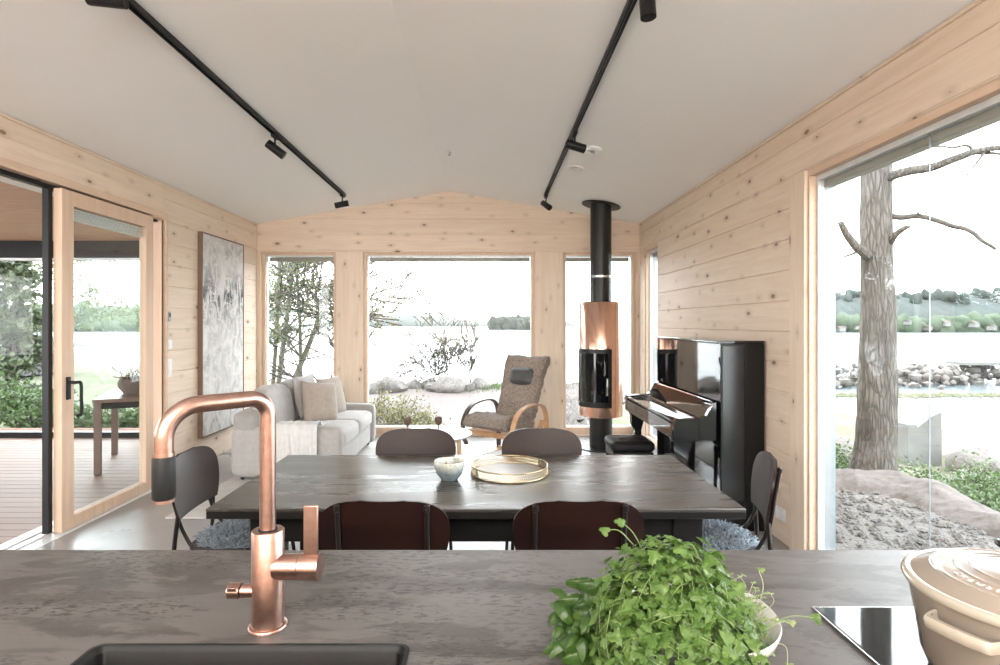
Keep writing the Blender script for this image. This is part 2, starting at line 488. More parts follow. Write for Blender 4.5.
def painting_mat():
    s = N('abstract_canvas')
    sp = s.n('SeparateXYZ'); s.l(s.tc.outputs['Object'], sp.inputs[0])
    a = s.noise(s.map((1, 2.6, 1.6)), 2.4, 8, .68, 1.4)
    b = s.noise(s.map((1, 5, 1.6), (2, 5, 1)), 2.0, 8, .72, 1.2)
    c = s.mix(s.ramp(a, [(.40, 0), (.62, 1)]), (.70, .68, .66), (.46, .45, .44))
    wz = s.math('SUBTRACT', 1.0, s.math('ABSOLUTE', s.math('MULTIPLY', s.math('SUBTRACT', sp.outputs[2], 1.75), 2.6)))
    m = s.math('MULTIPLY', s.ramp(b, [(.485, 0), (.54, 1)]), s.math('MAXIMUM', wz, 0.0))
    lo = s.math('MULTIPLY', s.ramp(a, [(.55, 0), (.66, .7)]), s.ramp(sp.outputs[2], [(.2, 1), (1., .25)]))
    c = s.mix(m, c, (.05, .05, .055)); c = s.mix(lo, c, (.12, .12, .125))
    c = s.mix(s.ramp(s.noise(s.map((1, 2, 6), (5, 2, 3)), 3, 6, .7), [(.56, 0), (.63, .8)]), c, (.70, .69, .68))
    s.set(color=c, rough=.75); s.bump(a, .3, .01); return s.m
CANVAS = painting_mat()
def bowl_mat():
    s = N('glazed_stoneware'); sp = s.n('SeparateXYZ'); s.l(s.tc.outputs['Object'], sp.inputs[0])
    n = s.noise(s.map((30, 30, 8)), 1.4, 4, .6, 1)
    h = s.math('ADD', sp.outputs[2], s.math('MULTIPLY', s.math('SUBTRACT', n, .5), .06))
    c = s.mix(s.ramp(h, [(.035, 1), (.095, 0)]), (.55, .55, .46), (.16, .20, .22))
    c = s.mix(s.ramp(s.noise(s.map((20, 20, 60)), 2, 3), [(.6, 0), (.66, .8)]), c, (.05, .08, .10))
    s.set(color=c, rough=.18, coat=.4); return s.m
STONEW = bowl_mat()
CHINA = pm('white_china', (.74, .73, .71), rough=.15, ns=5)
STONEBROWN = pm('brown_stoneware', (.07, .035, .022), (.10, .05, .03), rough=.3)
WHITELAM = pm('white_laminate', (.55, .57, .60), rough=.22)
WICKER = pm('dark_wicker', (.10, .075, .06), (.16, .12, .09), rough=.8, ns=40)
SHADE = pm('blind_fabric', (.42, .39, .35), (.38, .35, .31), rough=.9, ns=3, st=(1, 1, 30))
SHEEP = pm('blue_grey_sheepskin', (.17, .21, .25), (.27, .31, .35), rough=.95, ns=35)
FUZZ = pm('taupe_sheepskin', (.36, .30, .255), (.20, .165, .14), rough=1., ns=45, bump=1., bs=120, bd=.012, sheen=.1)
# ------------------------------------------------------------------ the room
TOPZ, APX, APZ, SL = 2.739, -.51, 3.16, .171
def ceil_z(x): return APZ-SL*abs(x-APX)

fb = BM(); bx(fb, XL-.2, XR+.15, YF-.2, YB+.2, -.2, 0); struct('floor', fb, FLOOR, smooth=0)

def logs(bm, axis, p0, p1, a0, a1, z0, z1, ch=.006):
    """horizontal logs 0.2 m high filling a wall rectangle; axis 'x' = wall runs along x"""
    z = z0; k = math.floor(z0/.2+1e-6)
    while z < z1-1e-4:
        zt = min(z1, (k+1)*.2); k += 1
        if zt-z < .01: z = zt; continue
        if axis == 'x': bx(bm, a0, a1, p0, p1, z, zt, ch, 1)
        else: bx(bm, p0, p1, a0, a1, z, zt, ch, 1)
        z = zt

HB = 2.39       # underside of the headers
DL0, DL1 = .9, 5.13
wl = BM()
logs(wl, 'y', XL-.2, XL, DL1, YB+.2, 0, TOPZ)
logs(wl, 'y', XL-.2, XL, DL0, DL1, 2.41, TOPZ, .002)
logs(wl, 'y', XL-.2, XL, YF-.2, DL0, 0, TOPZ)
struct('wall_left', wl, WY, smooth=0)
RW0, RW1, RN0, RN1 = .45, 3.42, 6.44, 6.95
wr = BM()
logs(wr, 'y', XR, XR+.15, 3.60, RN0, 0, HB)
logs(wr, 'y', XR, XR+.15, YF-.2, RW0-.15, 0, HB)
logs(wr, 'y', XR, XR+.15, YF-.2, YB+.2, HB, TOPZ)
logs(wr, 'y', XR, XR+.15, RW0-.15, 3.6, 0, .05)
logs(wr, 'y', XR, XR+.15, RN0, YB+.2, 0, .05)
struct('wall_right', wr, WY, smooth=0)
wb = BM()
logs(wb, 'x', YB, YB+.2, XL, XR, 2.376, 3.25)
logs(wb, 'x', YB, YB+.2, XL, XR, 0, .03)
for s in (-1, 1):
    bmesh.ops.bisect_plane(wb, geom=wb.verts[:]+wb.edges[:]+wb.faces[:], plane_co=(APX, 0, APZ+.002), plane_no=(s*SL, 0, 1), clear_outer=True)
struct('wall_back', wb, WX, smooth=0)
wf = BM()
bx(wf, XL, XR, YF-.2, YF, 0, 2.74)
prism(wf, [(XL, 2.74), (XR, 2.74), (APX, 3.15)], 'y', YF-.2, YF)
struct('wall_rear', wf, WX, smooth=0)

# vertical solid-wood panels between the back windows, corner posts and the post by the big window
pb = BM()
for x0, x1 in ((XL, -2.92), (-1.954, -1.607), (.604, .964), (1.905, XR)):
    bx(pb, x0, x1, YB-.002, YB+.2, .03, 2.376, .003, 1)
struct('trim_1', pb, WZ, smooth=0)
pr = BM(); bx(pr, XR-.016, XR+.15, 3.425, 3.60, 0, HB-.001, .006, 2); bx(pr, XR-.002, XR+.15, RN1, YB, 0, HB, .003, 1)
struct('trim_2', pr, pine('pine_post', 2, uv=(1, 2)), smooth=0)
# narrow cover strip round the sliding-door opening
tl = BM(); bx(tl, XL-.02, XL+.022, DL1, DL1+.03, 0, 2.465, .004, 1); bx(tl, XL-.02, XL+.022, DL0, DL1, 2.41, 2.465, .004, 1)
struct('trim_3', tl, FRAMEY, smooth=0)
# thin shadow-gap strips along the ceiling
tc_ = BM(); bx(tc_, XR-.012, XR, YF, YB, TOPZ-.022, TOPZ-.004); bx(tc_, XL, XL+.012, YF, YB, TOPZ-.022, TOPZ-.004)
struct('trim_4', tc_, WY, smooth=0)

cb = BM()
lo = [(XL-.5, ceil_z(XL-.5)), (APX, APZ), (XR+.5, ceil_z(XR+.5))]
prism(cb, lo+[(x, z+.3) for x, z in reversed(lo)], 'y', YF-.6, YB+.55)
struct('ceiling', cb, CEIL, smooth=0)

# ------------------------------------------------------------------ windows
def window_back(i, x0, x1):
    w_ = sthing('window_%d' % i); z0, z1 = .03, 2.376; d = .035
    fr = BM()
    for a in ((x0, x0+.04, z0, z1), (x1-.04, x1, z0, z1), (x0+.04, x1-.04, z0, z0+.08), (x0+.04, x1-.04, z1-.035, z1)):
        bx(fr, a[0], a[1], YB+d, YB+.17, a[2], a[3], .003, 1)
    obj('window_frame', fr, FRAMEW, w_, 0)
    sa = BM()
    for a in ((x0+.04, x0+.05, z0+.08, z1-.035), (x1-.05, x1-.04, z0+.08, z1-.035), (x0+.05, x1-.05, z0+.08, z0+.095), (x0+.05, x1-.05, z1-.052, z1-.035)):
        bx(sa, a[0], a[1], YB+.07, YB+.13, a[2], a[3])
    obj('sash', sa, LIGHTALU, w_, 0)
    bl = BM(); bx(bl, x0+.052, x1-.052, YB+.15, YB+.18, z1-.105, z1-.05, .004, 1)
    for k in range(3): bx(bl, x0+.052, x1-.052, YB+.145, YB+.15, z1-.068-.014*k, z1-.066-.014*k)
    obj('roller_blind', bl, SHADE, w_, 0)
    g = BM(); bx(g, x0+.05, x1-.05, YB+.096, YB+.104, z0+.095, z1-.052); obj('glass_pane', g, GLASS, w_, 0)
for i, (a, b) in enumerate(((-2.92, -1.954), (-1.607, .604), (.964, 1.905))): window_back(i+1, a, b)

def window_right(i, y0, y1, joints=()):
    w_ = sthing('window_%d' % i); z0, z1 = .05, HB
    fr = BM()
    for a in ((y0, y0+.03, z0, z1), (y1-.012, y1, z0, z1), (y0+.03, y1-.012, z0, z0+.02), (y0+.03, y1-.012, z1-.04, z1)):
        bx(fr, XR+.006, XR+.05, a[0], a[1], a[2], a[3], .002, 1)
    obj('window_frame', fr, FRAMEY, w_, 0)
    sa = BM()
    for a in ((y0+.01, y0+.04, z0, z1-.02), (y1-.03, y1, z0, z1-.02), (y0+.04, y1-.03, z0, z0+.04), (y0+.04, y1-.03, z1-.07, z1-.04)):
        bx(sa, XR+.05, XR+.085, a[0], a[1], a[2], a[3])
    obj('sash', sa, LIGHTALU, w_, 0)
    al = BM()
    for a in ((y0, y0+.03, z0, z1), (y1-.02, y1+.03, z0, z1), (y0+.03, y1-.02, z0, z0+.02)):
        bx(al, XR+.085, XR+.16, a[0], a[1], a[2], a[3])
    obj('outer_reveal', al, ALU, w_, 0)
    bl = BM(); bx(bl, XR+.09, XR+.15, y0+.03, y1-.02, z1-.11, z1-.0, .004, 1); obj('roller_blind', bl, SHADE, w_, 0)
    g = BM(); bx(g, XR+.066, XR+.072, y0+.04, y1-.03, z0+.04, z1-.07); obj('glass_pane', g, GLASS, w_, 0)
    if joints:
        j = BM()
        for y in joints: bx(j, XR+.0665, XR+.0715, y-.0015, y+.0015, z0+.04, z1-.07)
        obj('glass_joint', j, ALU, w_, 0)
window_right(4, RW0, RW1, (2.56,))
window_right(5, RN0, RN1)

# ------------------------------------------------------------------ sliding door, left
d1 = sthing('door_1')
LF = BM(); y0, y1, x0, x1 = 3.87, 4.93, XL-.035, XL+.025
for a in ((y0, y0+.115, 0.005, 2.392), (y1-.105, y1, 0.005, 2.392), (y0+.115, y1-.105, .005, .09), (y0+.115, y1-.105, 2.285, 2.392)):
    bx(LF, x0, x1, a[0], a[1], a[2], a[3], .003, 1)
obj('door_frame', LF, FRAMEW, d1, 0)
g = BM(); bx(g, XL-.01, XL-.003, y0+.115, y1-.105, .09, 2.285); obj('glass_pane', g, GLASS, d1, 0)
g = BM()
for k in range(5):
    bx(g, XL-.034, XL-.014, y0+.115, y1-.105, 2.266-.018*k, 2.280-.018*k, .003, 1)
obj('pleated_blind', g, LIGHTALU, d1, 0)
g = BM()
tube(g, smooth_path([(x1, 3.925, 1.04), (x1+.055, 3.925, 1.04), (x1+.062, 3.965, 1.03), (x1+.062, 3.97, .93), (x1+.062, 3.97, .82), (x1+.055, 3.94, .80)], 5), .011, 10)
bx(g, x1, x1+.01, 3.905, 3.945, .92, 1.08, .003, 1)
obj('door_handle', g, MATTE, d1)
g = BM()
bx(g, XL-.080, XL-.037, 3.83, 3.866, 0.013, 2.378); bx(g, XL-.08, XL-.037, DL0, DL1, 2.378, 2.41)
obj('black_door_post', g, BLACK, d1, 0)
g = BM(); bx(g, XL-.2, XL-.036, DL1-.03, DL1, .0, 2.41); bx(g, XL-.2, XL+.0, DL1-.035, DL1-.03, 0.0, 2.41); bx(g, XL-.036, XL+.01, 4.945, DL1, 2.396, 2.41)
obj('door_jamb', g, FRAMEW, d1, 0)
g = BM(); bx(g, XL-.23, XL+.06, DL0, DL1, -.01, .004, .002, 1); bx(g, XL-.06, XL-.045, DL0, DL1, .004, .012); bx(g, XL-.14, XL-.125, DL0, DL1, .004, .012)
obj('threshold', g, LIGHTALU, d1, 0)

# ------------------------------------------------------------------ veranda
VX, VY = -8.2, 7.25
g = BM(); n = 0; y = -2.0
while y < VY:
    bx(g, VX, XL-.23, y, min(VY, y+.119), -.05, -.02, .003, 1); y += .125
struct('floor_veranda', g, DECK, smooth=0)
g = BM(); y = -2.0
while y < VY+.3:
    bx(g, VX, XL-.2, y, y+.145, 2.52, 2.56, .006, 1); y += .15
struct('ceiling_veranda', g, SOFFIT, smooth=0)
g = BM(); bx(g, XL-.42, XL-.2, -1, VY, 2.44, 2.52, .004, 1); struct('trim_5', g, WHITE, smooth=0)
sc5 = sthing('window_6')
g = BM()
bx(g, VX, XL-.2, VY-.05, VY+.05, 2.30, 2.52); bx(g, VX, XL-.2, VY-.03, VY+.03, -.02, .05)
for x in (-4.42, -6.6, -8.1): bx(g, x-.06, x+.06, VY-.05, VY+.05, .05, 2.30)
obj('window_frame', g, BLACK, sc5, 0)
g = BM(); bx(g, VX, XL-.2, VY-.004, VY+.004, .05, 2.28); obj('glass_pane', g, glass_mat('veranda_glass', (.95, .975, .97), .012), sc5, 0)
g = BM(); bx(g, VX, XL-.2, VY-.04, VY+.04, 2.27, 2.30); obj('head_rail', g, LIGHTALU, sc5, 0)
g = BM(); bx(g, VX-.12, VX, -2, VY+.1, -.3, .9); bx(g, VX-.12, VX, -2, VY+.1, 2.3, 2.5); 
for y in (-1.9, 1.2, 4.2, 7.2): bx(g, VX-.12, VX, y-.06, y+.06, .9, 2.3)
struct('trim_6', g, MATTE, smooth=0)

# ------------------------------------------------------------------ small fittings on walls and ceiling
def switch(z, n, label):
    t = thing('light_switch', label, 'light switch', (XL, 5.21, z), 0)
    g = BM(); bx(g, 0, .009, -.042, .042, -.042*n, .042*n, .003, 2); obj('plate', g, WHITE, t)
    for k in range(n):
        zc = (k-(n-1)/2)*.072
        g = BM(); bx(g, .009, .013, -.026, .026, zc-.027, zc+.027, .002, 1); obj('rocker', g, WHITE, t)
switch(1.26, 1, 'upper white light switch on the pine wall right of the sliding door')
switch(1.04, 2, 'taller white double switch plate below the single switch on the left pine wall')
t = thing('thermostat', 'small grey thermostat on the left pine wall above the switches', 'thermostat', (XL, 5.19, 1.52))
g = BM(); bx(g, 0, .022, -.02, .02, -.045, .045, .005, 2); obj('housing', g, ALU, t)
g = BM(); bx(g, .022, .024, -.013, .013, -.005, .03); obj('display', g, MATTE, t)
t = thing('wall_socket', 'white double wall socket low on the right pine wall', 'socket', (XR, 3.72, .19))
g = BM(); bx(g, -.012, 0, -.055, .055, -.042, .042, .004, 2); obj('plate', g, WHITE, t)
for s in (-1, 1):
    g = BM(); cyl(g, (-.014, s*.027, 0), (-.011, s*.027, 0), .02, 24); obj('socket_cup', g, WHITE, t)

def ceil_disc(name, label, cat, x, y, prof, parts=()):
    s = -1 if x > APX else 1
    t = thing(name, label, cat, (x, y, ceil_z(x)-.001)); t.rotation_euler = (0, -s*math.atan(SL), 0)
    g = BM(); lathe(g, prof, 32); obj('housing', g, WHITE, t); return t
t = ceil_disc('smoke_detector', 'larger round white smoke detector on the right ceiling slope', 'smoke detector', .88, 4.69, [(.072, 0), (.074, -.012), (.06, -.026), (.052, -.03), (.05, -.022), (.02, -.024)])
g = BM(); lathe(g, [(.018, -.024), (.02, -.036), (.008, -.04)], 20); obj('sensor_cap', g, STEEL, t)
t = ceil_disc('ceiling_vent', 'smaller round white air valve on the ceiling beyond the smoke detector', 'vent', .83, 5.29, [(.07, 0), (.072, -.008), (.058, -.014), (.05, -.008)])
g = BM(); lathe(g, [(.01, -.004), (.035, -.022), (.033, -.027), (.01, -.03)], 24); obj('valve_cone', g, WHITE, t)
t = ceil_disc('sprinkler_head', 'tiny sprinkler head on the white ceiling near the ridge', 'sprinkler', -.37, 5.46, [(.036, 0), (.036, -.006), (.02, -.012)])
g = BM(); cyl(g, (0, 0, -.01), (0, 0, -.035), .008, 10); lathe(g, [(.018, -.034), (.018, -.037)], 12); obj('nozzle', g, STEEL, t)

# ------------------------------------------------------------------ track lights
def track(x, label):
    zc = ceil_z(x); s = 1 if x < APX else -1; th = -s*math.atan(SL)
    t = thing('track_rail', label, 'track rail', (x, 0, zc)); t.rotation_euler = (0, th, 0)
    g = BM()
    for a, b in ((-.018, -.012), (.012, .018)): bx(g, a, b, .4, 6.5, -.034, 0)
    bx(g, -.012, .012, .4, 6.5, -.012, 0); bx(g, -.018, .018, 6.5, 6.51, -.034, 0); bx(g, -.018, .018, .39, .4, -.034, 0)
    obj('channel', g, BLACK, t, 0)
    g = BM()
    for a in (-.009, .006): bx(g, a, a+.003, .4, 6.5, -.016, -.012)
    obj('conductor_strip', g, ALU, t, 0)
    return zc
TL, TR = -1.67, .668
zL = track(TL, 'left black ceiling track rail running towards the gable window')
zR = track(TR, 'right black ceiling track rail above the piano side of the room')
def spot(x, y, zc, aim, label, L=.155, R=.034, drop=.095):
    t = thing('track_spotlight', label, 'spotlight', (x, y, zc-.034), 0, 'black spotlights on the two ceiling tracks')
    g = BM(); bx(g, -.016, .016, -.05, .05, -.022, 0, .002, 1); obj('adapter', g, BLACK, t)
    g = BM(); cyl(g, (0, 0, -.02), (0, 0, -drop+.01), .007, 10); obj('stem', g, BLACK, t)
    d = Vector(aim).normalized(); c = Vector((0, 0, -drop-.01)); a = c-d*L*.45; b = c+d*L*.55
    g = BM(); P = [a, a+d*.004, b-d*.003, b, b-d*.0, b-d*.02]
    tube(g, [a, a+d*.004, b-d*.002, b, b-d*.025], [R*.94, R, R, R*.86, R*.80], 28); h = obj('lamp_head', g, BLACK, t)
    g = BM(); tube(g, [b-d*.022, b-d*.018], [R*.78, R*.6], 20); obj('lens', g, STEEL, h)
spot(TL, 4.39, zL, (.8, .25, -.62), 'black spotlight in the middle of the left track, tilted right')
spot(TL, 6.42, zL, (-.9, -.1, -.2), 'black spotlight at the far end of the left track near the gable')
spot(TL, 2.44, zL, (.95, .1, -.05), 'black spotlight on the left track at the top edge of the view', drop=.05)
spot(TR, 4.31, zR, (.95, .2, -.22), 'black spotlight midway on the right track beside the smoke detector')
spot(TR, 6.45, zR, (.45, -.75, -.55), 'black spotlight at the far end of the right track before the stove pipe')
spot(TR+.02, 2.42, zR, (.05, -.05, -1), 'black spotlight pointing down on the right track nearest the viewer', drop=.06)

# ------------------------------------------------------------------ painting
t = thing('canvas_painting', 'tall grey and black abstract canvas hung on the left pine wall', 'painting', (XL, 6.215, 0))
g = BM(); bx(g, .005, .045, -.475, .475, .29, 2.385, .003, 1); obj('canvas', g, CANVAS, t)
g = BM()
for a in ((-.487, -.475, .278, 2.397), (.475, .487, .278, 2.397)): bx(g, 0, .05, *a)
bx(g, 0, .05, -.475, .475, .278, .29); bx(g, 0, .05, -.475, .475, 2.385, 2.397)
obj('edge_frame', g, pm('walnut_edge', (.20, .13, .09), rough=.5), t, 0)

# ------------------------------------------------------------------ rug
g = BM(); bx(g, -2.4, 1.05, 4.16, 6.55, .0, .014, .005, 2)
tag(obj('living_rug', g, RUGM), 'pale wool rug on the concrete floor under the sofa and coffee table', 'rug')
# ------------------------------------------------------------------ wood stove
t = thing('wood_stove', 'round copper-clad wood stove on a black pedestal with its flue to the ceiling', 'stove', (1.32, 6.55, 0))
g = BM(); lathe(g, [(.25, .0), (.25, .012), (.132, .014), (.132, .40)], 48); obj('pedestal', g, PIPE, t)
g = BM(); lathe(g, [(.10, .385), (.246, .385), (.2475, .388), (.2475, 1.695), (.244, 1.70), (.10, 1.70)], 96, cap=False); obj('body', g, COPPER_S, t)
g = BM(); lathe(g, [(.10, 1.697), (.236, 1.702), (.236, 1.706), (.10, 1.706)], 64, cap=False); obj('top_plate', g, PIPE, t)
g = BM(); lathe(g, [(.122, 1.70), (.122, 2.845)], 48); lathe(g, [(.126, 2.03), (.126, 2.034)], 48)
obj('flue_pipe', g, PIPE, t)
g = BM(); lathe(g, [(.1225, 1.985), (.126, 1.988), (.126, 2.012), (.1225, 2.015)], 48)
for a in (200, 300): cyl(g, (.12*math.cos(math.radians(a)), .12*math.sin(math.radians(a)), 2.0), (.145*math.cos(math.radians(a)), .145*math.sin(math.radians(a)), 2.0), .009, 10)
obj('pipe_clamp', g, STEEL, t)
g = BM(); cyl(g, (0, 0, 0), (0, 0, .008), .225, 64); o = obj('ceiling_collar', g, PIPE, t); o.location = (0, 0, ceil_z(1.32)-.016); o.rotation_euler = (0, math.atan(SL), 0)
def curved(bm, r0, r1, a0, a1, z0, z1, n=24):
    rows = []
    for k in range(n+1):
        a = math.radians(a0+(a1-a0)*k/n); c, s = math.cos(a), math.sin(a)
        rows.append([(r0*c, r0*s, z0), (r1*c, r1*s, z0), (r1*c, r1*s, z1), (r0*c, r0*s, z1)])
    loft(bm, rows, cu=True, cap=True)
A0, A1 = 168, 287
g = BM()
curved(g, .24, .256, A0, A0+9, .50, 1.165, 6); curved(g, .24, .256, A1-9, A1, .50, 1.165, 6)
curved(g, .24, .256, A0+9, A1-9, .50, .56); curved(g, .24, .256, A0+9, A1-9, 1.115, 1.165)
dr = obj('door', g, PIPE, t)
g = BM(); curved(g, .243, .250, A0+9, A1-9, .56, 1.115); obj('door_glass', g, BLACKGLASS, dr)
a = math.radians(A1-14); hx, hy = math.cos(a), math.sin(a)
g = BM(); tube(g, [(hx*.25, hy*.25, .64), (hx*.285, hy*.285, .65), (hx*.29, hy*.29, .74), (hx*.285, hy*.285, .83), (hx*.25, hy*.25, .84)], .008, 10)
obj('door_handle', g, STEEL, dr)
g = BM(); curved(g, .246, .2485, -60, -59.2, .39, 1.69, 1); obj('cladding_seam', g, PIPE, t)

# ------------------------------------------------------------------ upright piano against the right wall
t = thing('upright_piano', 'black lacquered upright piano with closed lid against the right pine wall', 'piano', (0, 0, 0))
PY0, PY1, PX0, PX1 = 3.93, 5.40, 1.63, 1.935
for y0, y1, s in ((PY0, PY0+.035, -1), (PY1-.035, PY1, 1)):
    g = BM(); bx(g, PX0, PX1, y0, y1, .0, 1.315, .002, 1)
    sp = obj('side_panel', g, LACQ, t, 0)
    if s < 0:
        g = BM()
        for a in ((PX0, PX0+.014, .0, 1.31), (PX0+.17, PX1, .0, 1.31), (PX0+.014, PX0+.17, 0, .21), (PX0+.014, PX0+.17, 1.295, 1.31)):
            bx(g, a[0], a[1], y0-.012, y0, a[2], a[3], .002, 1)
        obj('side_moulding', g, pm('piano_satin', (.004, .004, .0045), rough=.35, spec=.3), sp, 0)
        g = BM(); bx(g, PX0+.014, PX0+.17, y0-.003, y0, .21, 1.295); obj('inset_panel', g, DGREY, sp, 0)
g = BM(); bx(g, PX0-.03, PX1, PY0-.02, PY1+.02, 1.315, 1.333, .005, 2); obj('lid', g, LACQ, t)
g = BM(); bx(g, PX0+.008, PX0+.03, PY0+.035, PY1-.035, .90, 1.31, .002, 1); obj('music_desk_panel', g, LACQ, t, 0)
g = BM(); bx(g, PX0+.03, PX0+.05, PY0+.035, PY1-.035, .07, .62, .002, 1); obj('lower_panel', g, LACQ, t, 0)
g = BM(); bx(g, PX0+.01, PX1, PY0+.035, PY1-.035, 0.0, .07); bx(g, PX1-.03, PX1, PY0+.035, PY1-.035, .07, 1.31); obj('carcass', g, MATTE, t, 0)
prof = [(1.315, .64), (1.32, .625), (1.63, .625), (1.63, .905), (1.60, .89), (1.545, .80), (1.50, .782), (1.33, .772), (1.317, .76)]
for y0, y1 in ((PY0+.03, PY0+.075), (PY1-.075, PY1-.03)):
    g = BM(); prism(g, prof, 'y', y0, y1); obj('key_cheek', g, LACQ, t, 30)
g = BM(); bx(g, 1.32, 1.64, PY0+.075, PY1-.075, .625, .665, .002, 1); obj('keybed', g, LACQ, t, 0)
g = BM(); bx(g, 1.318, 1.338, PY0+.075, PY1-.075, .665, .735, .003, 2); bx(g, 1.316, 1.34, PY0+.075, PY1-.075, .745, .765, .004, 2); obj('key_slip', g, LACQ, t)
g = BM(); bx(g, 1.345, 1.50, PY0+.075, PY1-.075, .742, .752, .002, 1)
prism(g, [(1.50, .742), (1.50, .768), (1.525, .775), (1.59, .873), (1.615, .893), (1.62, .878), (1.60, .86), (1.54, .765), (1.53, .742)], 'y', PY0+.075, PY1-.075)
obj('fallboard', g, LACQ, t, 30)
g = BM(); bx(g, 1.505, 1.512, PY0+.075, PY1-.075, .764, .7705); obj('felt_strip', g, pm('red_felt', (.16, .05, .03), rough=.9), t, 0)
for y in (PY0+.12, PY1-.16):
    g = BM()
    prism(g, [(1.345, .60), (1.345, .52), (1.375, .46), (1.385, .10), (1.375, .05), (1.375, .03), (1.455, .03), (1.455, .05), (1.445, .10), (1.435, .46), (1.46, .55), (1.49, .60)], 'y', y, y+.07)
    bx(g, 1.335, 1.52, y-.0, y+.07, .60, .627, .003, 1)
    bx(g, 1.35, 1.66, y-.005, y+.075, .0, .045, .006, 2)
    obj('leg', g, LACQ, t, 30)
for k in (-1, 0, 1):
    g = BM(); tube(g, [(PX0+.04, 4.665+k*.085, .075), (PX0-.03, 4.665+k*.085, .07), (PX0-.09, 4.665+k*.085, .06)], [.008, .012, .018], 10); obj('pedal', g, BRASS, t)

t = thing('piano_stool', 'low black tufted stool in front of the piano', 'stool', (1.19, 4.73, 0))
g = soft_box(-.175, .175, -.165, .165, .40, .485, .03, .012)
for v in g.verts:
    if v.co.z > .47:
        for dx in (-.08, .08):
            for dy in (-.08, .08):
                v.co.z -= .022*math.exp(-((v.co.x-dx)**2+(v.co.y-dy)**2)/.0006)
obj('cushion', g, pm('black_leather', (.008, .008, .009), rough=.55, spec=.3, bump=.2, bs=150), t, 180)
g = BM(); bx(g, -.165, .165, -.155, .155, .34, .40, .004, 1); obj('frame', g, BLACK, t, 0)
for a in (-1, 1):
    for b in (-1, 1):
        g = BM(); tube(g, [(a*.145, b*.135, .35), (a*.155, b*.145, 0)], [.02, .014], 12); obj('leg', g, BLACK, t)

# ------------------------------------------------------------------ sofa along the left side
t = thing('sofa', 'light grey linen two-seat sofa with loose cover standing left of the rug', 'sofa', (-2.35, 5.1, .014))
W, D = 1.65, 1.0      # along y, along x
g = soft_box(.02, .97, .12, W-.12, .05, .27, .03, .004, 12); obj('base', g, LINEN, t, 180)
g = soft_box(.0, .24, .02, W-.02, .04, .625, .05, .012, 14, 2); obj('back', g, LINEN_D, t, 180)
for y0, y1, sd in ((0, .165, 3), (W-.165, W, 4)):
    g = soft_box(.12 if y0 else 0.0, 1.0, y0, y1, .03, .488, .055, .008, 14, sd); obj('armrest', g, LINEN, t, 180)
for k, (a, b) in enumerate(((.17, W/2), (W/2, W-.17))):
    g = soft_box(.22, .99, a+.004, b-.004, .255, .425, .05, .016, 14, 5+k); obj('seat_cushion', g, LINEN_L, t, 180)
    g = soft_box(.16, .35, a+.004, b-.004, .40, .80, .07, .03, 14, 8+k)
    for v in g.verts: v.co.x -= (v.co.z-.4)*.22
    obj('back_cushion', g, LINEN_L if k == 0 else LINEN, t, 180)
for a in ((.08, .08), (.92, .08), (.08, W-.08), (.92, W-.08)):
    g = BM(); cyl(g, (a[0], a[1], .05), (a[0], a[1], 0), .022, 14, .016); obj('leg', g, MATTE, t)

def scatter_pillow(w, h, th, loc, rot, m, label, seed):
    o = obj('throw_pillow', pillow_bm(w, h, th, 16, seed), m, None, 180)
    o.location = loc; o.rotation_euler = rot
    tag(o, label, 'pillow', 'beige pillows on the sofa')
scatter_pillow(.45, .45, .16, (-1.77, 5.90, .625), (math.radians(-16), math.radians(7), math.radians(56)), BEIGE, 'square beige throw pillow leaning in front of the others on the sofa', 1)
scatter_pillow(.45, .45, .15, (-1.76, 6.30, .635), (math.radians(-14), 0, math.radians(74)), BEIGE, 'beige throw pillow at the far end of the sofa beside the arm', 2)
scatter_pillow(.45, .45, .14, (-1.95, 6.02, .68), (math.radians(-10), 0, math.radians(84)), LINEN_L, 'pale throw pillow tucked behind the beige pillows on the sofa', 4)

# throw blanket over the near arm
g = BM(); rows = []
path = smooth_path([(0, .40, .455), (0, .22, .46), (0, .178, .48), (0, .15, .512), (0, .08, .516), (0, .01, .508), (0, -.024, .45), (0, -.030, .30), (0, -.032, .12)], 5)
for i, p in enumerate(path):
    row = []
    for j in range(49):
        u = j/48; x = .42+u*.37
        fold = .013*math.sin(u*17+.8*math.sin(i*.12))+.006*math.sin(u*43+i*.08)
        drop = max(0, (i-22)/20)
        y, z = p.y, p.z
        if i > 26: y -= abs(fold)*1.6*min(1, (i-26)/8)+.004
        elif i < 16: z += abs(fold)*.8
        else: z += .004+abs(fold)*.5; y -= .004
        row.append(Vector((x+.012*math.sin(i*.15+u*3), y, z)))
    rows.append(row)
loft(g, rows)
o = obj('throw_blanket', g, pm('pale_grey_throw', (.60, .60, .585), (.54, .54, .53), rough=.95, ns=30, bump=.3, bs=300, bd=.002), None, 180)
sm = o.modifiers.new('thickness', 'SOLIDIFY'); sm.thickness = .006; sm.offset = 1
o.location = (-2.35, 5.1, .014); tag(o, 'pale grey throw blanket draped over the near arm of the sofa', 'blanket')

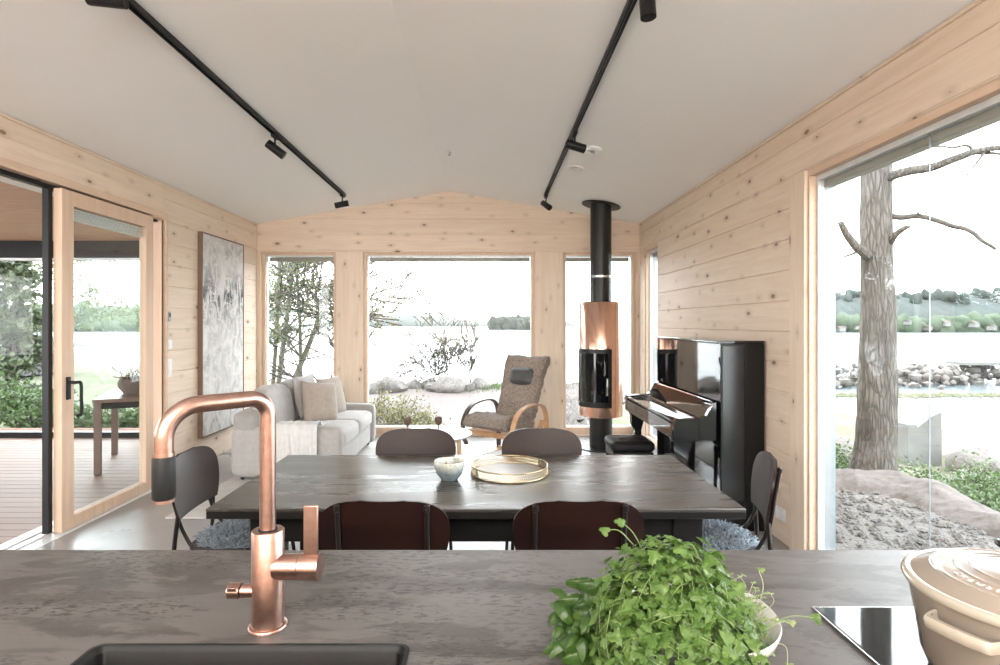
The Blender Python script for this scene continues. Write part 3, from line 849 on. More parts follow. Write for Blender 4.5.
# ------------------------------------------------------------------ coffee table and goblets
t = thing('coffee_table', 'round white-topped coffee table with oak legs between sofa and armchair', 'coffee table', (-.52, 5.30, .0))
g = BM(); lathe(g, [(.33, .395), (.365, .402), (.37, .409), (.37, .414), (.366, .418)], 64); obj('table_top', g, WHITELAM, t)
g = BM(); lathe(g, [(.27, .36), (.27, .395)], 48); obj('apron', g, OAK, t)
for k in range(3):
    a = math.radians(-28+120*k); c, s = math.cos(a), math.sin(a)
    g = BM(); tube(g, [(c*.28, s*.28, .40), (c*.31, s*.31, 0)], [.022, .015], 14); obj('leg', g, OAK, t)
g0 = None
for x, y, lb in ((-.765, 5.33, 'left brown goblet on the round coffee table'), (-.475, 5.36, 'right brown goblet on the round coffee table')):
    t = thing('goblet', lb, 'goblet', (x, y, .4185), 0, 'brown goblets on the coffee table')
    g = BM(); lathe(g, [(.001, .0), (.034, .001), (.034, .004), (.008, .012), (.006, .055), (.010, .062)], 24, cap=False); obj('stem', g, SMOKE if 0 else STONEBROWN, t)
    g = BM(); lathe(g, [(.008, .060), (.026, .072), (.036, .095), (.036, .125), (.033, .142), (.031, .142), (.033, .122), (.033, .096), (.022, .075), (.001, .068)], 28, cap=False); obj('cup', g, STONEBROWN, t)

# ------------------------------------------------------------------ armchair
t = thing('armchair', 'high-backed armchair in taupe sheepskin with bent beech frame by the middle window', 'armchair', (.195, 6.05, 0), math.radians(-38))
def slab(profile, wf, th, nx=22, m=None, name='', seed=0, parent=None, amp=.022):
    """upholstered sheet following a side profile [(y,z)], width function wf(s)"""
    P = smooth_path([(0, y, z) for y, z in profile], 7); n = len(P); bm = BM(); rows = []
    T = [(P[min(i+1, n-1)]-P[max(i-1, 0)]).normalized() for i in range(n)]
    top, bot = [], []
    for i, p in enumerate(P):
        s = i/(n-1); nn = Vector((0, -T[i].z, T[i].y)); w_ = wf(s)
        ring = []
        e = min(1, min(s, 1-s)*n/2.5+.25)
        for k in range(2*nx):
            a = 2*PI*k/(2*nx); ca, sa_ = math.cos(a), math.sin(a)
            xx = w_*(abs(ca)**.32)*(1 if ca >= 0 else -1); hh = th/2*e*(abs(sa_)**.6)*(1 if sa_ >= 0 else -1)
            q = p+Vector((xx, 0, 0))+nn*(hh-(.035*(abs(xx)/w_)**2 if sa_ >= 0 else 0)*-1)
            d = noise.noise(Vector((q.x*28+seed, q.y*28, q.z*28)))*amp+noise.noise(Vector((q.x*70, q.y*70, q.z*70+seed)))*amp*.6
            ring.append(q+nn*d*(1 if sa_ >= 0 else -1)+Vector((d*.5, 0, 0)))
        rows.append(ring)
    loft(bm, rows, cu=True, cap=True)
    return obj(name, bm, m, parent, 180), P, T
slab([(-.36, .37), (-.33, .415), (-.20, .42), (0, .385), (.17, .345)], lambda s: .265-.02*s, .13, m=FUZZ, name='seat', seed=3, parent=t)
slab([(.13, .36), (.20, .46), (.27, .62), (.33, .80), (.385, .95), (.46, 1.075)], lambda s: .225+.02*math.sin(s*PI*.8)+.075*max(0, s-.5)*1.1, .10, m=FUZZ, name='backrest', seed=8, parent=t)
g = soft_box(-.145, .145, -.045, .045, -.09, .09, .04, .012, 10)
o = obj('neck_pillow', g, LEATHER, t, 180); o.location = (0, .298, .865); o.rotation_euler = (math.radians(-20), 0, 0)
flat = [(-.008, -.026), (.008, -.026), (.008, .026), (-.008, .026)]
for s in (-1, 1):
    g = BM()
    pts = smooth_path([(s*.325, .30, .02), (s*.325, .30, .30), (s*.325, .27, .50), (s*.325, .17, .585), (s*.325, -.02, .60), (s*.325, -.20, .56), (s*.325, -.31, .45), (s*.325, -.34, .30), (s*.325, -.28, .16)], 7)
    tube(g, pts, 1, prof=flat)
    obj('armrest', g, BEECH if s > 0 else BEECH_SHADE, t, 40)
    g = BM(); tube(g, smooth_path([(s*.29, -.42, .02), (s*.29, -.2, .012), (s*.29, .2, .012), (s*.29, .45, .02)], 5), 1, prof=flat); obj('runner', g, BEECH, t, 40)
    g = BM(); tube(g, smooth_path([(s*.275, -.34, .33), (s*.275, -.1, .335), (s*.275, .15, .29), (s*.275, .25, .33), (s*.275, .30, .40)], 6), 1, prof=flat); obj('side_rail', g, BEECH, t, 40)
g = BM()
bx(g, -.33, .33, -.35, -.32, .285, .34, .006, 2); bx(g, -.31, .31, .17, .20, .26, .31, .006, 2)
obj('crossbar', g, BEECH, t, 0)
g = BM(); bx(g, -.30, .30, -.30, -.26, .012, .045, .004, 1); bx(g, -.32, .32, .28, .32, .015, .05, .004, 1)
obj('base_bar', g, BEECH, t, 0)

# ------------------------------------------------------------------ dining table
TX0, TX1, TY0, TY1 = -1.085, .992, 2.15, 3.04
t = thing('dining_table', 'long dark plank-topped dining table in the middle of the room', 'dining table', ((TX0+TX1)/2, (TY0+TY1)/2, 0))
hw, hd = (TX1-TX0)/2, (TY1-TY0)/2
g = BM(); bx(g, -hw, hw, -hd, hd, .728, .74, .003, 2); obj('table_top', g, TABLETOP, t)
g = BM(); bx(g, -hw+.001, hw-.001, -hd+.001, hd-.001, .700, .728, .002, 1); obj('table_edge', g, TABLEDARK, t)
g = BM()
bx(g, -hw+.17, hw-.17, -hd+.10, -hd+.125, .575, .700, .002, 1); bx(g, -hw+.17, hw-.17, hd-.125, hd-.10, .575, .700, .002, 1)
bx(g, -hw+.15, -hw+.175, -hd+.10, hd-.10, .575, .700); bx(g, hw-.175, hw-.15, -hd+.10, hd-.10, .575, .700)
obj('apron', g, TABLEDARK, t, 0)
for sx in (-1, 1):
    for sy in (-1, 1):
        g = BM(); cx, cyy = sx*(hw-.19), sy*(hd-.145)
        bx(g, cx-.06, cx+.06, cyy-.055, cyy+.055, 0, .700, .004, 1); obj('leg', g, TABLEDARK, t)

# ------------------------------------------------------------------ dining chairs
def make_chair(label, group):
    t = thing('dining_chair', label, 'chair', (0, 0, 0), 0, group)
    def by(x, z): return -.235+.30*x*x*1.6-.16*(z-.58)       # surface of the curved back
    # backrest plate
    bm = BM(); nx, nz = 28, 16; F = []
    def hwid(z):                                            # half width at height v in 0..1
        v = (z-.585)/.270
        if v > .55: return .2275*(max(0, 1-((v-.55)/.452)**2.6))**(1/2.6)*.999+.0001
        return .2275-.045*((.55-v)/.55)**2
    for s in (0, 1):
        rows = []
        for i in range(nz+1):
            v = 1-(1-i/nz)**1.6; z = .585+.270*v; hw_ = max(.075, hwid(z)); row = []
            for j in range(nx+1):
                x = (2*j/nx-1)*hw_; zz = z
                dip = .006*math.cos(x/.2275*PI)*v
                row.append(Vector((x, by(x, zz)+(.011 if s else 0), zz-dip)))
            rows.append(row)
        F.append(loft(bm, rows if s else [list(reversed(r)) for r in rows]))
    a = F[1]; b = [list(reversed(r)) for r in F[0]]
    def strip(p, q):
        for k in range(len(p)-1):
            try: bm.faces.new((p[k], p[k+1], q[k+1], q[k]))
            except ValueError: pass
    strip(a[0], b[0]); strip(a[-1], b[-1]); strip([r[0] for r in a], [r[0] for r in b]); strip([r[-1] for r in a], [r[-1] for r in b])
    obj('backrest', bm, PLY, t, 40)
    # seat plate
    bm = BM(); out = rrect(.42, .40, .09, 8, 0, .01)
    n = 8; rows = []
    for zoff, rev in ((0, 0), (.012, 1)):
        rr = []
        for k in range(n+1):
            f = k/n
            rr.append([Vector((x*f, .01+(y-.01)*f, .45+zoff-.012*(1-f*f)-(.02*max(0, ((.01+(y-.01)*f)-.13)/.08)**2))) for x, y in out])
        rows += rr if not rev else list(reversed(rr))
    rows = rows[:n+1]+rows[n+1:]
    loft(bm, rows, cu=True); obj('seat', bm, PLY, t, 50)
    for s in (-1, 1):
        x = s*.152
        g = BM()                                            # support bar: top of the back, down, bent forward under the seat
        yb = lambda z: by(x, z)-.010
        pts = smooth_path([(x, yb(.825), .825), (x, yb(.70), .70), (x, yb(.585), .585), (x*1.0, -.20, .50), (x*1.05, -.155, .447), (x*1.08, -.08, .436), (x*1.1, .10, .436)], 6)
        tube(g, pts, .0085, 10); lathe(g, [(.004, -.012), (.011, -.009), (.011, .009), (.004, .012)], 12, (x, yb(.825), .825)); obj('back_support', g, TUBE, t)
        g = BM(); tube(g, smooth_path([(x*1.12, -.225, .60), (x*1.22, -.235, .45), (x*1.35, -.265, 0)], 5), .0095, 10); obj('leg', g, TUBE, t)
        g = BM(); tube(g, smooth_path([(x*1.1, .09, .436), (x*1.14, .135, .43), (x*1.18, .16, .40), (x*1.3, .21, 0)], 5), .0095, 10); obj('leg', g, TUBE, t)
    for yy in (-.10, .09):
        g = BM(); cyl(g, (-.17, yy, .432), (.17, yy, .432), .008, 10); obj('crossbar', g, TUBE, t)
    return t
grp = 'dark plywood dining chairs round the dining table'
ch = make_chair('dark plywood dining chair on the near side of the table, left one behind the faucet', grp)
ch.location = (-.36, 2.17, 0)
dup(ch, (.313, 2.17, 0), 0, 'dark plywood dining chair on the near side of the table, right one behind the herbs')
dup(ch, (-.41, 2.95, 0), PI, 'dark plywood dining chair on the far side of the table, in front of the goblets')
dup(ch, (.305, 2.95, 0), PI, 'dark plywood dining chair on the far side of the table, in front of the armchair')
dup(ch, (-1.155, 2.66, 0), math.radians(-88), 'dining chair at the left end of the table, turned towards it with sheepskin seat')
dup(ch, (1.03, 2.62, 0), math.radians(73), 'dining chair at the right end of the table below the piano')

def sheepskin(loc, rz, label, seed):
    random.seed(seed); V, Fc = [], []
    def P(x, y):
        r = math.hypot(x/.205, y/.195)
        return .497-.028*r*r
    g = []; n = 20; m = 36
    for k in range(n+1):
        f = k/n
        for j in range(m):
            a = 2*PI*j/m; x, y = .2*f*math.cos(a), .19*f*math.sin(a)
            V.append((x, y, P(x, y)-.012-(.03 if k == n else 0)))
    for k in range(n):
        for j in range(m): Fc.append((k*m+j, k*m+(j+1) % m, (k+1)*m+(j+1) % m, (k+1)*m+j))
    for _ in range(2600):
        a = random.uniform(0, 2*PI); f = math.sqrt(random.random())*1.04; x, y = .2*f*math.cos(a), .19*f*math.sin(a)
        z = P(x, y)-.014; L = random.uniform(.016, .030); w_ = .0042
        d = Vector((x*2.2+random.uniform(-.7, .7), y*2.2+random.uniform(-.7, .7), .9 if f < .95 else .1)).normalized()
        c = Vector((random.uniform(-1, 1), random.uniform(-1, 1), random.uniform(-.6, .2)))*.012
        s_ = d.cross(Vector((0, 0, 1))); s_ = s_.normalized() if s_.length > .01 else Vector((1, 0, 0)); u_ = s_.cross(d)
        b0 = Vector((x, y, z)); i0 = len(V)
        for q, (pt, ww) in enumerate(((b0, w_), (b0+d*L*.6+c*.6, w_*1.1), (b0+d*L+c*1.6, w_*.35))):
            for k in range(3):
                an = 2*PI*k/3; V.append(tuple(pt+s_*ww*math.cos(an)+u_*ww*math.sin(an)))
        for q in range(2):
            for k in range(3): Fc.append((i0+q*3+k, i0+q*3+(k+1) % 3, i0+q*3+3+(k+1) % 3, i0+q*3+3+k))
        Fc.append((i0+6, i0+7, i0+8))
    o = raw('sheepskin_pad', V, Fc, SHEEP, None, 1); o.location = loc; o.rotation_euler = (0, 0, rz)
    tag(o, label, 'seat pad', 'sheepskin pads on the end chairs')
sheepskin((-1.155, 2.66, -.002), math.radians(-88), 'blue-grey curly sheepskin pad on the chair at the left table end', 1)
sheepskin((1.03, 2.62, -.002), math.radians(73), 'blue-grey curly sheepskin pad on the chair at the right table end', 2)

# ------------------------------------------------------------------ things on the dining table
g = BM()
lathe(g, [(.001, .004), (.030, .004), (.031, 0), (.036, 0), (.040, .006), (.058, .028), (.068, .058), (.070, .083), (.0685, .086), (.0665, .083), (.064, .058), (.054, .031), (.034, .012), (.001, .010)], 64, cap=False)
o = obj('stoneware_bowl', g, STONEW, None, 60, (-.177, 2.56, .7405)); tag(o, 'small glazed blue-green stoneware bowl on the dining table', 'bowl')
t = thing('serving_tray', 'round brass tray with pierced gallery rim on the dining table', 'tray', (.102, 2.67, .7405))
R = .182
g = BM(); lathe(g, [(.001, .004), (R-.004, .004), (R-.002, .001), (R-.002, 0), (.001, 0)], 72, cap=False); obj('tray_base', g, pm('mirror_base', (.22, .20, .185), (.18, .165, .155), rough=.33, metal=.8), t)
hand = ((20, 0), (200, 0))
def in_hand(a): return any(abs((a-h+180) % 360-180) < 15 for h, _ in hand)
g = BM()
for k in range(110):
    a = 360*k/110
    if in_hand(a): continue
    for s in (-1, 1):
        a0, a1 = math.radians(a), math.radians(a+s*4)
        tube(g, [(R*math.cos(a0), R*math.sin(a0), .006), (R*math.cos(a1), R*math.sin(a1), .040)], .0013, 4, cap=False)
obj('gallery', g, BRASS, t)
g = BM()
for z, r in ((.004, .0026), (.041, .0028)):
    tube(g, [(R*math.cos(2*PI*k/96), R*math.sin(2*PI*k/96), z) for k in range(96)], r, 8, closed=True, cap=False)
obj('rim', g, BRASS, t)
for h, _ in hand:
    g = BM()
    curved(g, R-.001, R+.001, h-16, h-9.5, .004, .044, 4); curved(g, R-.001, R+.001, h+9.5, h+16, .004, .044, 4)
    curved(g, R-.001, R+.001, h-9.5, h+9.5, .004, .014, 6); curved(g, R-.001, R+.001, h-9.5, h+9.5, .036, .046, 6)
    obj('handle', g, BRASS, t)
# ------------------------------------------------------------------ kitchen island
IY0, IY1, IX0, IX1, IZ = .50, 1.363, -1.75, 1.75, .90
SX0, SX1, SY0, SY1 = -.672, -.132, .54, .96
t = thing('kitchen_island', 'dark kitchen island body under the worn grey-brown worktop', 'kitchen island', (0, 0, 0))
g = BM()
bx(g, IX0+.02, IX1-.02, IY1-.07, IY1-.05, .0, .862); bx(g, IX0+.02, IX0+.04, IY0+.06, IY1-.07, 0, .862); bx(g, IX1-.04, IX1-.02, IY0+.06, IY1-.07, 0, .862)
bx(g, IX0+.04, IX1-.04, IY0+.06, IY1-.07, .08, .10)
obj('carcass', g, TABLEDARK, t, 0)
for k in range(5):
    a = IX0+.03+k*(IX1-IX0-.06)/5; b = IX0+.03+(k+1)*(IX1-IX0-.06)/5
    g = BM(); bx(g, a+.002, b-.002, IY0+.02, IY0+.04, .10, .855, .002, 1); d_ = obj('door', g, TABLEDARK, t, 0)
    g = BM(); bx(g, (a+b)/2-.10, (a+b)/2+.10, IY0-.0, IY0+.02, .80, .815, .003, 1); obj('handle', g, BLACK, d_, 0)
g = BM()
o_ = [(IX0, IY0), (IX1, IY0), (IX1, IY1), (IX0, IY1)]; r_ = rrect(SX1-SX0-.004, SY1-SY0-.004, .018, 5, (SX0+SX1)/2, (SY0+SY1)/2)
for z in (IZ-.038, IZ):
    ov = [g.verts.new((x, y, z)) for x, y in o_]; iv = [g.verts.new((x, y, z)) for x, y in r_]
    es = [g.edges.new((ov[k], ov[(k+1) % 4])) for k in range(4)]+[g.edges.new((iv[k], iv[(k+1) % len(iv)])) for k in range(len(iv))]
    bmesh.ops.triangle_fill(g, edges=es, use_beauty=True)
    if z < IZ-.01: lo_o, lo_i = ov, iv
for A_, B_ in ((lo_o, ov), (lo_i, iv)):
    for k in range(len(A_)): g.faces.new((A_[k], A_[(k+1) % len(A_)], B_[(k+1) % len(B_)], B_[k]))
tag(obj('kitchen_worktop', g, COUNTER, None, 0), 'long worn grey-brown worktop of the kitchen island in the foreground', 'worktop')

t = thing('kitchen_sink', 'black rectangular kitchen sink set into the worktop below the faucet', 'sink', ((SX0+SX1)/2, (SY0+SY1)/2, IZ))
g = BM(); W_, D_ = SX1-SX0, SY1-SY0
rings = [(W_, D_, .02, .0008), (W_, D_, .02, .0025), (W_-.012, D_-.012, .016, .0028), (W_-.026, D_-.026, .014, -.006), (W_-.030, D_-.030, .014, -.10), (W_-.034, D_-.034, .018, -.19), (W_-.07, D_-.07, .02, -.20), (.06, .06, .028, -.205)]
loft(g, [[(x, y, z) for x, y in rrect(a, b, r, 6)] for a, b, r, z in rings], cu=True)
obj('basin', g, SINKM, t, 40)
g = BM(); lathe(g, [(.001, -.203), (.03, -.203), (.045, -.197), (.045, -.2)], 32, cap=False); obj('drain', g, STEEL, t)

# ------------------------------------------------------------------ faucet
FX, FY = -.401, 1.02
t = thing('kitchen_faucet', 'brushed copper kitchen faucet with square swan neck and black pull-out nozzle', 'faucet', (FX, FY, IZ))
g = BM(); lathe(g, [(.034, 0), (.034, .003), (.032, .005), (.0285, .0055), (.0285, .174), (.0275, .1755), (.018, .1755)], 56)
obj('body', g, COPPER, t)
g = BM(); lathe(g, [(.0165, .174), (.0165, .178)], 40); obj('joint_ring', g, MATTE, t)
dv = Vector((-.114, -.13, 0)); Ls = dv.length; dv.normalize()
def sp_(u, z): return Vector((dv.x*u, dv.y*u, z))
rad, top = .034, .417; pts = [sp_(0, .177), sp_(0, .32)]
for k in range(0, 13):
    a = math.radians(180-90*k/12); pts.append(sp_(rad+rad*math.cos(a), top-rad+rad*math.sin(a)))
rl = .052
for k in range(0, 15):
    a = math.radians(90-90*k/14); pts.append(sp_(Ls-rl+rl*math.cos(a), top-rl+rl*math.sin(a)))
pts.append(sp_(Ls, .343)); 
g = BM(); tube(g, pts, .0142, 36); obj('spout', g, COPPER, t)
c = sp_(Ls, 0)
g = BM(); lathe(g, [(.0155, .340), (.0155, .345)], 36, (c.x, c.y, 0)); lathe(g, [(.0150, .267), (.0150, .273)], 36, (c.x, c.y, 0)); obj('trim_ring', g, COPPER, t)
g = BM(); lathe(g, [(.015, .272), (.0172, .275), (.0172, .336), (.0155, .340)], 40, (c.x, c.y, 0)); obj('pull_out_nozzle', g, NOZ, t)
g = BM(); cyl(g, (.015, -.004, .110), (.058, -.004, .110), .0225, 40); obj('valve_neck', g, COPPER, t)
g = BM(); cyl(g, (.057, -.004, .110), (.0595, -.004, .110), .019, 40); obj('joint_ring', g, MATTE, t)
g = BM(); cyl(g, (.0595, -.004, .110), (.096, -.004, .110), .0235, 40)
hv = obj('mixer_cap', g, COPPER, t)
g = BM(); bx(g, .068, .094, -.0105, -.0045, .116, .222, .0015, 2); obj('lever', g, COPPER, t)
g = BM(); cyl(g, (-.014, -.008, .068), (-.043, -.008, .068), .012, 28); obj('side_valve', g, COPPER, t)
g = BM(); cyl(g, (-.046, -.008, .068), (-.067, -.008, .068), .0135, 28); bx(g, -.064, -.048, -.024, -.006, .073, .080, .001, 1); obj('side_knob', g, COPPER, t)
g = BM(); cyl(g, (-.043, -.008, .068), (-.046, -.008, .068), .0105, 28); obj('joint_ring', g, MATTE, t)

# ------------------------------------------------------------------ hob and pot
t = thing('induction_hob', 'black glass induction hob set on the worktop under the beige pot', 'hob', (0, 0, IZ))
HX0, HX1, HY0, HY1 = .627, 1.22, .56, 1.077
g = BM(); bx(g, HX0, HX1, HY0, HY1, .0008, .006, .002, 2); obj('glass_top', g, BLACKGLASS, t)
g = BM()
for a in ((HX0-.003, HX0, HY0-.003, HY1+.003), (HX1, HX1+.003, HY0-.003, HY1+.003), (HX0, HX1, HY0-.003, HY0), (HX0, HX1, HY1, HY1+.003)): bx(g, *a, .0005, .005)
obj('edge_trim', g, STEEL, t, 0)

PCX, PCY, PR = .797, .830, .146
t = thing('casserole_pot', 'round glossy beige enamelled casserole pot with ridged lid on the hob', 'pot', (PCX, PCY, IZ+.0062))
g = BM(); lathe(g, [(.001, .003), (.090, .003), (.094, 0), (.102, .001), (.116, .012), (.125, .035), (.131, .08), (PR-.005, .135), (PR-.003, .142), (PR-.008, .143), (PR-.012, .13), (.12, .04), (.10, .010), (.001, .008)], 96, cap=False)
obj('pot_body', g, ENAMEL, t, 60)
g = BM(); prof = [(PR-.004, .139), (PR+.001, .141), (PR+.003, .146), (PR+.002, .151), (PR-.004, .154), (PR-.009, .1535), (PR-.014, .157), (PR-.030, .164)]
for k in range(3):
    r = .108-.019*k-(.008 if k else 0); z = .1668+.0030*k+(.001 if k else 0)
    prof += [(r+.0050, z-.0006), (r+.0026, z-.0002), (r+.0016, z+.0016), (r-.0004, z+.0019), (r-.0018, z+.0006), (r-.0040, z+.0006)]
prof += [(.035, .1785), (.001, .181)]
lathe(g, prof, 96, cap=False); ld = obj('lid', g, ENAMEL, t, 25)
g = BM(); lathe(g, [(PR-.010, .1530), (PR-.005, .1548), (PR+.0015, .1525), (PR+.0038, .147), (PR+.0015, .1415)], 96, cap=False); obj('lid_rim', g, ENAMEL_L, ld, 60)
g = BM(); lathe(g, [(.012, .180), (.010, .192), (.014, .201), (.030, .207), (.035, .212), (.034, .216), (.027, .2185), (.001, .2195)], 40, cap=False); obj('lid_knob', g, KNOB, ld, 60)
# embossed letters round the lid
cu = bpy.data.curves.new('lettering', 'FONT'); g = BM(); dg = None
word = 'LE CREUSET'
for k, chh in enumerate(word):
    if chh == ' ': continue
    cu.body = chh; cu.size = .015; cu.extrude = .0010; cu.align_x = 'CENTER'; cu.align_y = 'CENTER'
    to = bpy.data.objects.new('lettering_source', cu); C.objects.link(to); bpy.context.view_layer.update()
    me = bpy.data.meshes.new_from_object(to.evaluated_get(bpy.context.evaluated_depsgraph_get()))
    bpy.data.objects.remove(to)
    a = math.radians(152+7.2*k); r = .0925
    M = Matrix.Translation((r*math.cos(a), r*math.sin(a), .1690)) @ Matrix.Rotation(a+PI/2, 4, 'Z')
    me.transform(M); g.from_mesh(me); bpy.data.meshes.remove(me)
bpy.data.curves.remove(cu)
obj('lettering', g, ENAMEL_L, ld, 0)
for a0, a1 in ((183, 219), (3, 39)):
    g = BM(); rows = []; n = 26
    for k in range(n+1):
        u = k/n; a = math.radians(a0+(a1-a0)*u); out = .026*min(1, math.sin(u*PI)*2.6)
        r = PR-.006+out
        sec = [(-.006, -.007), (.004, -.008), (.006, -.004), (.006, .004), (.003, .008), (-.006, .007)]
        rows.append([((r+p)*math.cos(a), (r+p)*math.sin(a), .117+q) for p, q in sec])
    loft(g, rows, cu=True, cap=True); obj('handle', g, ENAMEL_L, t, 50)

# ------------------------------------------------------------------ herb bowl
BXc, BYc = .338, .930
g = BM(); lathe(g, [(.001, .004), (.04, .004), (.042, 0), (.05, 0), (.056, .006), (.10, .028), (.128, .058), (.1335, .074), (.132, .077), (.129, .074), (.122, .058), (.095, .032), (.05, .012), (.001, .010)], 96, cap=False)
tag(obj('ceramic_bowl', g, CHINA, None, 60, (BXc, BYc, IZ+.0003)), 'wide white ceramic bowl under the heap of fresh herbs', 'bowl')

def leaf_parsley(rnd):
    """small three-lobed toothed leaf in the xy plane, stalk end at the origin, tip +y; returns verts (2-D) and faces as a fan"""
    out = []
    n = 21
    for k in range(n):
        a = math.radians(-128+256*k/(n-1))
        lobes = .46+.54*abs(math.cos(a*1.40))**.9
        tooth = 1+.13*(1 if k % 2 else -1)
        out.append((math.sin(a)*lobes*tooth*.62, .42+math.cos(a)*lobes*tooth*.60))
    return out
def add_leaf(V, Fc, o, nrm, tip, size, shape, cup, rnd):
    nrm = nrm.normalized(); y = (tip-nrm*tip.dot(nrm)); y = y.normalized() if y.length > 1e-4 else nrm.orthogonal().normalized()
    x = y.cross(nrm); i0 = len(V)
    def W(p): r2 = p[0]**2+(p[1]-.5)**2; return tuple(o+(x*p[0]+y*p[1]-nrm*(cup*r2+.10*math.sin(p[0]*9+i0)*.5))*size)
    V.append(W((0, .42)))
    n = len(shape)
    for p in shape: V.append(W(((p[0])*.5, .42+(p[1]-.42)*.5)))
    for p in shape: V.append(W(p))
    V.append(W((0, 0)))
    Fc.append((i0, i0+n, i0+2*n, i0+2*n+1)); Fc.append((i0, i0+2*n+1, i0+1+n, i0+1))
    for k in range(n-1):
        Fc.append((i0, i0+1+k, i0+2+k)); Fc.append((i0+1+k, i0+1+n+k, i0+2+n+k, i0+2+k))
def add_stem(V, Fc, pts, r):
    P, T, Nn = frames(pts); i0 = len(V)
    for i, p in enumerate(P):
        B = T[i].cross(Nn[i])
        for k in range(4): V.append(tuple(p+(Nn[i]*math.cos(PI/2*k)+B*math.sin(PI/2*k))*r*(1-.5*i/len(P))))
    for i in range(len(P)-1):
        for k in range(4): Fc.append((i0+4*i+k, i0+4*i+(k+1) % 4, i0+4*i+4+(k+1) % 4, i0+4*i+4+k))

R1 = random.Random(7)
V, Fc, SV, SF = [], [], [], []
shp = leaf_parsley(R1)
cc = Vector((.288, .865, IZ+.04)); rx, ry, rz_ = .122, .135, .168
def dome(a, e, s=1.0):
    return cc+Vector((rx*math.cos(a)*math.cos(e)*s, ry*math.sin(a)*math.cos(e)*s, rz_*math.sin(e)*s))
for i in range(1750):
    a = R1.uniform(0, 2*PI); e = math.asin(R1.uniform(-.12, 1)); s = R1.choice((1.0, .96, .88, .78))*R1.uniform(.92, 1.07)
    bumpn = 1+.13*noise.noise(Vector((math.cos(a)*2.2, math.sin(a)*2.2, e*2.2)))
    p = dome(a, e, s*bumpn)
    if p.z < IZ+.012: p.z = IZ+.012+R1.random()*.02
    nrm = (p-cc).normalized()+Vector((R1.uniform(-.7, .7), R1.uniform(-.7, .7), R1.uniform(-.2, .9)))
    tip = Vector((R1.uniform(-1, 1), R1.uniform(-1, 1), R1.uniform(-.6, .6)))
    add_leaf(V, Fc, p, nrm, tip, R1.uniform(.011, .023), shp, R1.uniform(-.1, .5), R1)
for i in range(120):
    a = R1.uniform(0, 2*PI); e = R1.uniform(.0, 1.3); p = dome(a, e, R1.uniform(.9, 1.02)); q = dome(a+R1.uniform(-.5, .5), max(.0, e+R1.uniform(-.5, .3)), R1.uniform(.9, 1.03))
    mid = (p+q)/2+(p+q-2*cc).normalized()*.008
    add_stem(SV, SF, smooth_path([p, mid, q], 5), R1.uniform(.0005, .0010))
# the sprigs that stand out of the heap
for base, tipp in (((.27, .95, 1.05), (.229, .97, 1.108)), ((.25, .965, 1.07), (.202, .97, 1.092)), ((.25, .78, .93), (.148, .80, .915)), ((.25, .78, .93), (.155, .775, .945)), ((.42, .86, .98), (.52, .885, .985)), ((.36, .75, .95), (.45, .72, .925))):
    b, q = Vector(base), Vector(tipp); mid = (b+q)/2+Vector((0, 0, .012))
    add_stem(SV, SF, smooth_path([b, mid, q], 6), .0013)
    for k in range(3):
        an = k*2.1+.5; add_leaf(V, Fc, q-Vector((math.cos(an), 0, math.sin(an)))*.003, Vector((R1.uniform(-.5, .5), -.8, .7)), Vector((math.cos(an), R1.uniform(-.3, .3), math.sin(an))), .013, shp, .2, R1)
t = thing('coriander_bunch', 'large heap of bright green coriander overflowing the white bowl', 'herbs')
raw('leaves', V, Fc, PARS, t, 0); raw('stems', SV, SF, STEMG, t, 1)

# basil
V, Fc, SV, SF = [], [], [], []
def add_basil(o, y, nrm, L, W_, fold, curl):
    nrm = nrm.normalized(); y = (y-nrm*y.dot(nrm)).normalized(); x = y.cross(nrm); i0 = len(V); n, m = 18, 12
    for i in range(n+1):
        u = i/n; wd = W_*math.sin(PI*min(1, u**.8*.995+.004))**.75*(1-.25*u)
        for j in range(m+1):
            v = 2*j/m-1
            rib = .11*math.cos((i-abs(v)*3)*2.1)*(1-abs(v))*abs(v)*1.6-.05*math.exp(-(v/.13)**2)
            h = -fold*v*v*W_+curl*L*(-(u-.4)**2)*1.2+abs(v)**.6*.0+rib*L*.5
            V.append(tuple(o+x*(v*wd)+y*(u*L)+nrm*(h+.25*W_*(1-v*v)*math.sin(PI*u))))
    for i in range(n):
        for j in range(m):
            a = i0+i*(m+1)+j; Fc.append((a, a+1, a+m+2, a+m+1))
R2 = random.Random(3)
for k in range(70):
    cx = R2.uniform(.125, .25); cyy = R2.uniform(.90, 1.03); cz = IZ+.02+R2.random()*.075*(1-abs(cx-.2)/.12)
    an = R2.uniform(PI*.55, PI*1.6)
    add_basil(Vector((cx, cyy, cz)), Vector((math.cos(an), math.sin(an)*.8, R2.uniform(-.35, .25))), Vector((R2.uniform(-.5, .5), R2.uniform(-.8, .2), 1)), R2.uniform(.030, .052), R2.uniform(.012, .018), R2.uniform(.2, .9), R2.uniform(.2, 1.2))
for o, y, L in (((.185, 1.0, .965), (-1, -.1, .02), .065), ((.20, 1.0, .99), (-1, .1, .05), .06), ((.21, .975, 1.0), (-1, .0, .1), .055), ((.165, .90, .93), (-.9, -.3, -.05), .05)):
    add_basil(Vector(o), Vector(y), Vector((0, -.5, 1)), L, .016, .7, .2)
for k in range(8): 
    a, b = Vector((R2.uniform(.22, .30), R2.uniform(.9, .98), IZ+.05)), Vector((R2.uniform(.14, .2), R2.uniform(.88, .98), IZ+.02+R2.random()*.03))
    add_stem(SV, SF, smooth_path([a, (a+b)/2+Vector((0, 0, .01)), b], 5), .002)
t = thing('basil_bunch', 'glossy dark green basil sprigs spilling left of the herb bowl', 'herbs')
raw('leaves', V, Fc, BASIL, t, 1); raw('stems', SV, SF, STEMG, t, 1)

